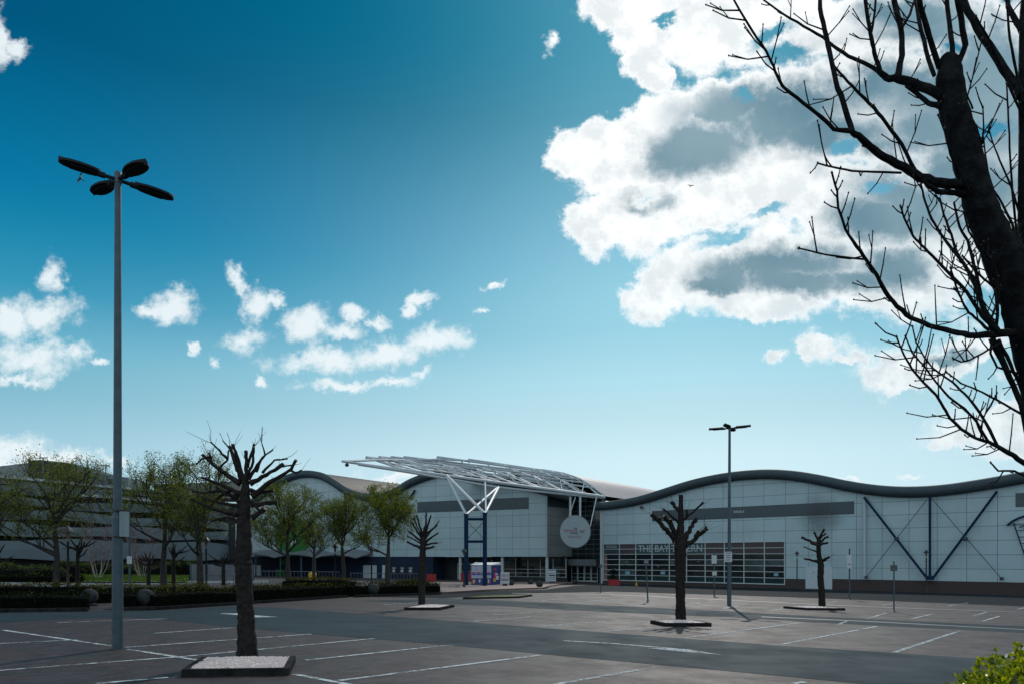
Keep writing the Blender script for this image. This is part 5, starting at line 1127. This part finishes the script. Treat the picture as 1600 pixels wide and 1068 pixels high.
# ---------------------------------------------------------------- kiosk, boards, red things
def kiosk():
    Y = 66; p = GG(752, Y); root = thing('ticket_kiosk', 'white and blue kiosk with coloured panels, behind the blue portal column', 'kiosk', p)
    x0 = W(736.5, 0, Y).x; x1 = W(768, 0, Y).x; z1 = W(0, 882, Y).z; z0 = p.z + .1; dp = 1.9; xs = .35
    A, B = Vector((x0, Y, z0)), Vector((x1, Y, z0)); C = B + Vector((xs, -0.0, 0)) + Vector((0, dp, 0)) * 1; Dd = A + Vector((xs, dp, 0)); C = Vector((x1 + .42 + .35, Y + dp, z0))
    mb = MB(); up = Vector((0, 0, z1 - z0)); mb.box8([A, B, C, Dd, A + up, B + up, C + up, Dd + up]); mb.build('body', mat('kiosk_blue', (0.02, 0.05, 0.20), .45, var=.2), root)
    r = MB(); u2 = Vector((0, 0, z1 - z0 + .26)); e = Vector((-.08, -.08, 0)); r.box8([A + up + e, B + up + Vector((.08, -.08, 0)), C + up + Vector((.08, .08, 0)), Dd + up + Vector((-.08, .08, 0)), A + up + e + Vector((0, 0, .04)), B + up + Vector((.08, -.08, .04)), C + u2 + Vector((.08, .08, 0)), Dd + u2 + Vector((-.08, .08, 0))]); r.build('roof', mat('kiosk_roof', (0.75, 0.76, 0.76), .4), root)
    w = Wall((x0, Y), (1, 0), (0, -1)); h = z1 - z0; W_ = x1 - x0
    f = MB(); w.box(f, .03, W_ - .03, z0 + h * .34, z1 - .04, .0, .03)
    for i in range(2): pass
    f.build('front_panel', mat('kiosk_white', (0.40, 0.42, 0.52), .5, var=.1), root)
    f = MB()
    for i in (1, 2, 3): w.box(f, W_ * i / 4 - .012, W_ * i / 4 + .012, z0 + .1, z1 - .05, .03, .035)
    f.build('panel_joint', M['fence'], root)
    rg = random.Random(2); l = MB(); cols = [mat('print_red', (0.45, 0.04, 0.06), .5), mat('print_blue', (0.03, 0.08, 0.35), .5), mat('print_yellow', (0.5, 0.33, 0.05), .5), mat('print_white', (.55, .57, .6), .5)]
    for i in range(4):
        cx = W_ * (i + .5) / 4; l.cur = 0; w.box(l, cx - .16, cx + .16, z0 + h * .60, z0 + h * .65, .035, .04); l.cur = 1; w.box(l, cx - .2, cx + .2, z0 + h * .50, z0 + h * .59, .035, .04)
        l.cur = 3 if i % 2 else 2
        for k in range(4):
            l.cur = rg.randrange(4); a = rg.uniform(-.17, .05); w.box(l, cx + a, cx + a + rg.uniform(.08, .16), z0 + h * rg.uniform(.06, .14), z0 + h * rg.uniform(.2, .3), .001 + .004 * k, .012 + .004 * k)
    l.build('front_print', cols, root)
    ws = Wall((x1, Y), ((C - B).x, (C - B).y), ((C - B).y, -(C - B).x)); l = MB(); 
    for z, hh, c_, s_ in ((.72, .12, 0, .5), (.35, .28, 0, .6), (.15, .18, 2, .4), (.5, .08, 3, .9), (.25, .2, 3, 1.1)): l.cur = c_; ws.box(l, s_, s_ + .6, z0 + h * z, z0 + h * (z + hh), .003 + .004 * c_, .012 + .004 * c_)
    l.build('side_print', cols, root)
    c = MB()
    for q in (A, B, C, Dd): c.box((q.x * .97 + p.x * .03, q.y, q.z - .05), (.12, .12, .12))
    c.build('foot', M['black'], root)
kiosk()
def board(x0, x1, y0, Y, label, cols):
    p = GG((x0 + x1) / 2, Y); root = thing('advertising_board', label, 'sign', p, 'free standing advertising boards'); zt = W(0, y0, Y).z; a = W(x0, 0, Y).x; b = W(x1, 0, Y).x; cx = (a + b) / 2
    m = MB(); m.box((cx, Y, (zt + p.z + .3) / 2), (b - a, .08, zt - p.z - .3)); m.build('panel', M['signw'], root)
    m = MB(); m.box((cx, Y, p.z + .15), ((b - a) * .55, .2, .3)); m.box((cx, Y, p.z + .04), ((b - a) * 1.0, .5, .08)); m.build('foot', M['black'], root)
    w = Wall((a, Y - .04), (1, 0), (0, -1)); H = zt - p.z - .3; l = MB(); W_ = b - a
    for f0, f1, c_ in cols: l.cur = c_; w.box(l, .06, W_ - .06, p.z + .3 + H * f0, p.z + .3 + H * f1, .0, .01)
    l.build('panel_print', [M['blue'], M['pinkl'], M['galv']], root)
board(782, 796, 893, 64, 'white advertising board with a blue stripe, right of the kiosk', [(.28, .36, 0), (.42, .47, 1), (.60, .63, 2), (.70, .73, 2), (.80, .83, 2)])
board(856.5, 868.5, 888.5, 84, 'pale advertising board right of the last shop column', [(.15, .2, 2), (.3, .35, 2), (.45, .55, 0), (.65, .7, 2), (.9, .96, 0)])
def barrier(px, Y, w, h, label):
    p = GG(px, Y); root = thing('red_barrier', label, 'barrier', p, 'red plastic barriers'); W_ = w / F * Y; H = h
    m = MB()
    for z in (.25, .5, .78): m.box((p.x, p.y, p.z + z * H + .1), (W_, .06, .12 * H))
    for s in (-.48, 0, .48): m.box((p.x + s * W_, p.y, p.z + .5 * H + .06), (.07, .08, .95 * H))
    m.box((p.x, p.y + .03, p.z + .5 * H + .06), (W_, .02, .8 * H)); m.build('panel', M['red'], root)
    m = MB()
    for s in (-.4, .4): m.box((p.x + s * W_, p.y, p.z + .04), (.15, .5, .08))
    m.build('foot', M['black'], root)
barrier(674, 80, 14, 1.0, 'red plastic barrier right of the ball by the hedge end'); barrier(723, 84, 6, 1.1, 'red barrier left of the portal'); barrier(733.5, 84, 4, 1.1, 'red barrier between the portal columns'); barrier(779, 80, 5, 1.0, 'red barrier right of the kiosk')
def red_planter():
    Y = 80; p = GG(959, Y); root = thing('red_planter', 'red planter box with a small dark shrub by the tavern window', 'planter', p); w = 17.5 / F * Y; m = MB()
    a = w / 2; b = .35; hh = .62; m.box8([p + Vector(q) for q in ((-a * .92, -b * .9, 0), (a * .92, -b * .9, 0), (a * .92, b * .9, 0), (-a * .92, b * .9, 0), (-a, -b, hh), (a, -b, hh), (a, b, hh), (-a, b, hh))]); m.box((p.x, p.y, p.z + hh), (w * 1.05, b * 2.15, .08)); m.build('box', M['red'], root)
    rg = random.Random(1); l = MB(); P = [p + Vector((rg.gauss(0, .28) * (1.4 - k), rg.gauss(0, .15), hh + .05 + k * 1.15)) for k in [rg.random() for _ in range(800)]]; leaf_quads(l, P, .06, rg); l.build('foliage', M['hedge'], root)
    t = MB(); t.tube([p + Vector((0, 0, hh)), p + Vector((.03, 0, hh + 1.0))], .03, 6); t.build('stem', M['bark'], root)
red_planter()
def small(name, cat, label, px, Y, prof, m, grp=None, parts=None):
    p = GG(px, Y); root = thing(name, label, cat, p, grp); b = MB(); b.lathe(p, prof, 12); b.build('body', m, root, True)
    c = MB(); c.lathe(p, [(prof[0][0] * 1.5, 0), (prof[0][0] * 1.5, .05)], 12); c.build('base', M['black'], root)
small('yellow_cone', 'cone', 'tiny yellow cone below the tavern window', 994.5, 76, [(.16, .02), (.10, .25), (.03, .5)], M['yellow'])
small('yellow_bin', 'bin', 'yellow bin by the teal porch column', 488, 62, [(.35, 0), (.38, .9), (.38, .95), (.2, 1.15)], M['yellow'])

# ---------------------------------------------------------------- railings and fence
def railing(x0, Y0, x1, Y1, h, step, label):
    A, B = GG(x0, Y0), GG(x1, Y1); L = (B - A).length; n = int(L / step); root = thing('railing', label, 'railing', A, 'low steel railings')
    t = MB(); t.tube([A + Vector((0, 0, h)), B + Vector((0, 0, h))], .03, 6); t.tube([A + Vector((0, 0, .15)), B + Vector((0, 0, .15))], .02, 5); t.build('rail', M['rail'], root)
    t = MB()
    for i in range(n + 1):
        p = A.lerp(B, i / n); t.tube([p, p + Vector((0, 0, h + (.06 if i % 6 == 0 else 0)))], .03 if i % 6 == 0 else .016, 5)
    t.build('baluster_row', M['rail'], root)
railing(385, 62, 530, 66, 1.15, .32, 'steel railing before the wavy porch'); railing(548, 68, 660, 73, 1.05, .36, 'steel railing before the white doors and posters'); railing(300, 54, 375, 56, .8, .5, 'low railing by the grey fence panels')
A, B = GG(298, 70), GG(396, 76); root = thing('panel_fence', 'grey panel fence left of the navy ground floor', 'fence', A)
for i in range(4):
    a = A.lerp(B, i / 4); b = A.lerp(B, (i + 1) / 4); f = MB(); z = Vector((0, 0, 1.7)); n = Vector((0, .06, 0)); f.box8([a, b, b + n, a + n, a + z, b + z, b + z + n, a + z + n]); f.build('panel', M['fence'], root)
for i in range(5):
    a = A.lerp(B, i / 4); f = MB(); f.box((a.x, a.y - .03, a.z + .9), (.12, .12, 1.85)); f.build('post', M['galv'], root)
f = MB()
for i, x in enumerate((332, 348, 371)):
    p = W(x, 889 + i % 2 * 3, 70 + (x - 298) / 98 * 6 - .1); f.box(p, (.28, .02, .3))
f.build('notice', mat('fence_notice', (.35, .14, .10), .6), root)

# ---------------------------------------------------------------- gulls
def gull(px, py, Y, span, roll, label):
    c = W(px, py, Y); root = thing('gull', label, 'bird', c, 'gulls in flight'); ca, sa = math.cos(roll), math.sin(roll)
    def q(x, y, z): return c + Vector((x * ca - z * sa, y, x * sa + z * ca)) * span
    b = MB(); b.tube([q(0, -.28, 0), q(0, -.2, .0), q(0, -.05, 0), q(0, .12, 0), q(0, .26, .01)], [.01 * span, .045 * span, .065 * span, .05 * span, .012 * span], 10); b.build('body', M['bird'], root, True)
    for s in (-1, 1):
        w = MB(); pl = [(0, -.09, .02), (s * .25, -.15, .12), (s * .5, -.02, .04), (s * .24, .03, .11), (0, .08, .02)]; lo = [q(*p) for p in pl]; w.prism(lo, q(0, 0, .015) - c); w.build('wing', M['bird'], root)
    t = MB(); t.prism([q(-.02, .22, 0), q(.02, .22, 0), q(.06, .36, 0), q(-.06, .36, 0)], q(0, 0, .01) - c); t.build('tail', M['bird'], root)
gull(126.5, 279, 40, .75, R(68), 'gull banking steeply beside the near lamp heads'); gull(1079, 291, 90, .95, R(-5), 'gull gliding level in front of the big cloud')
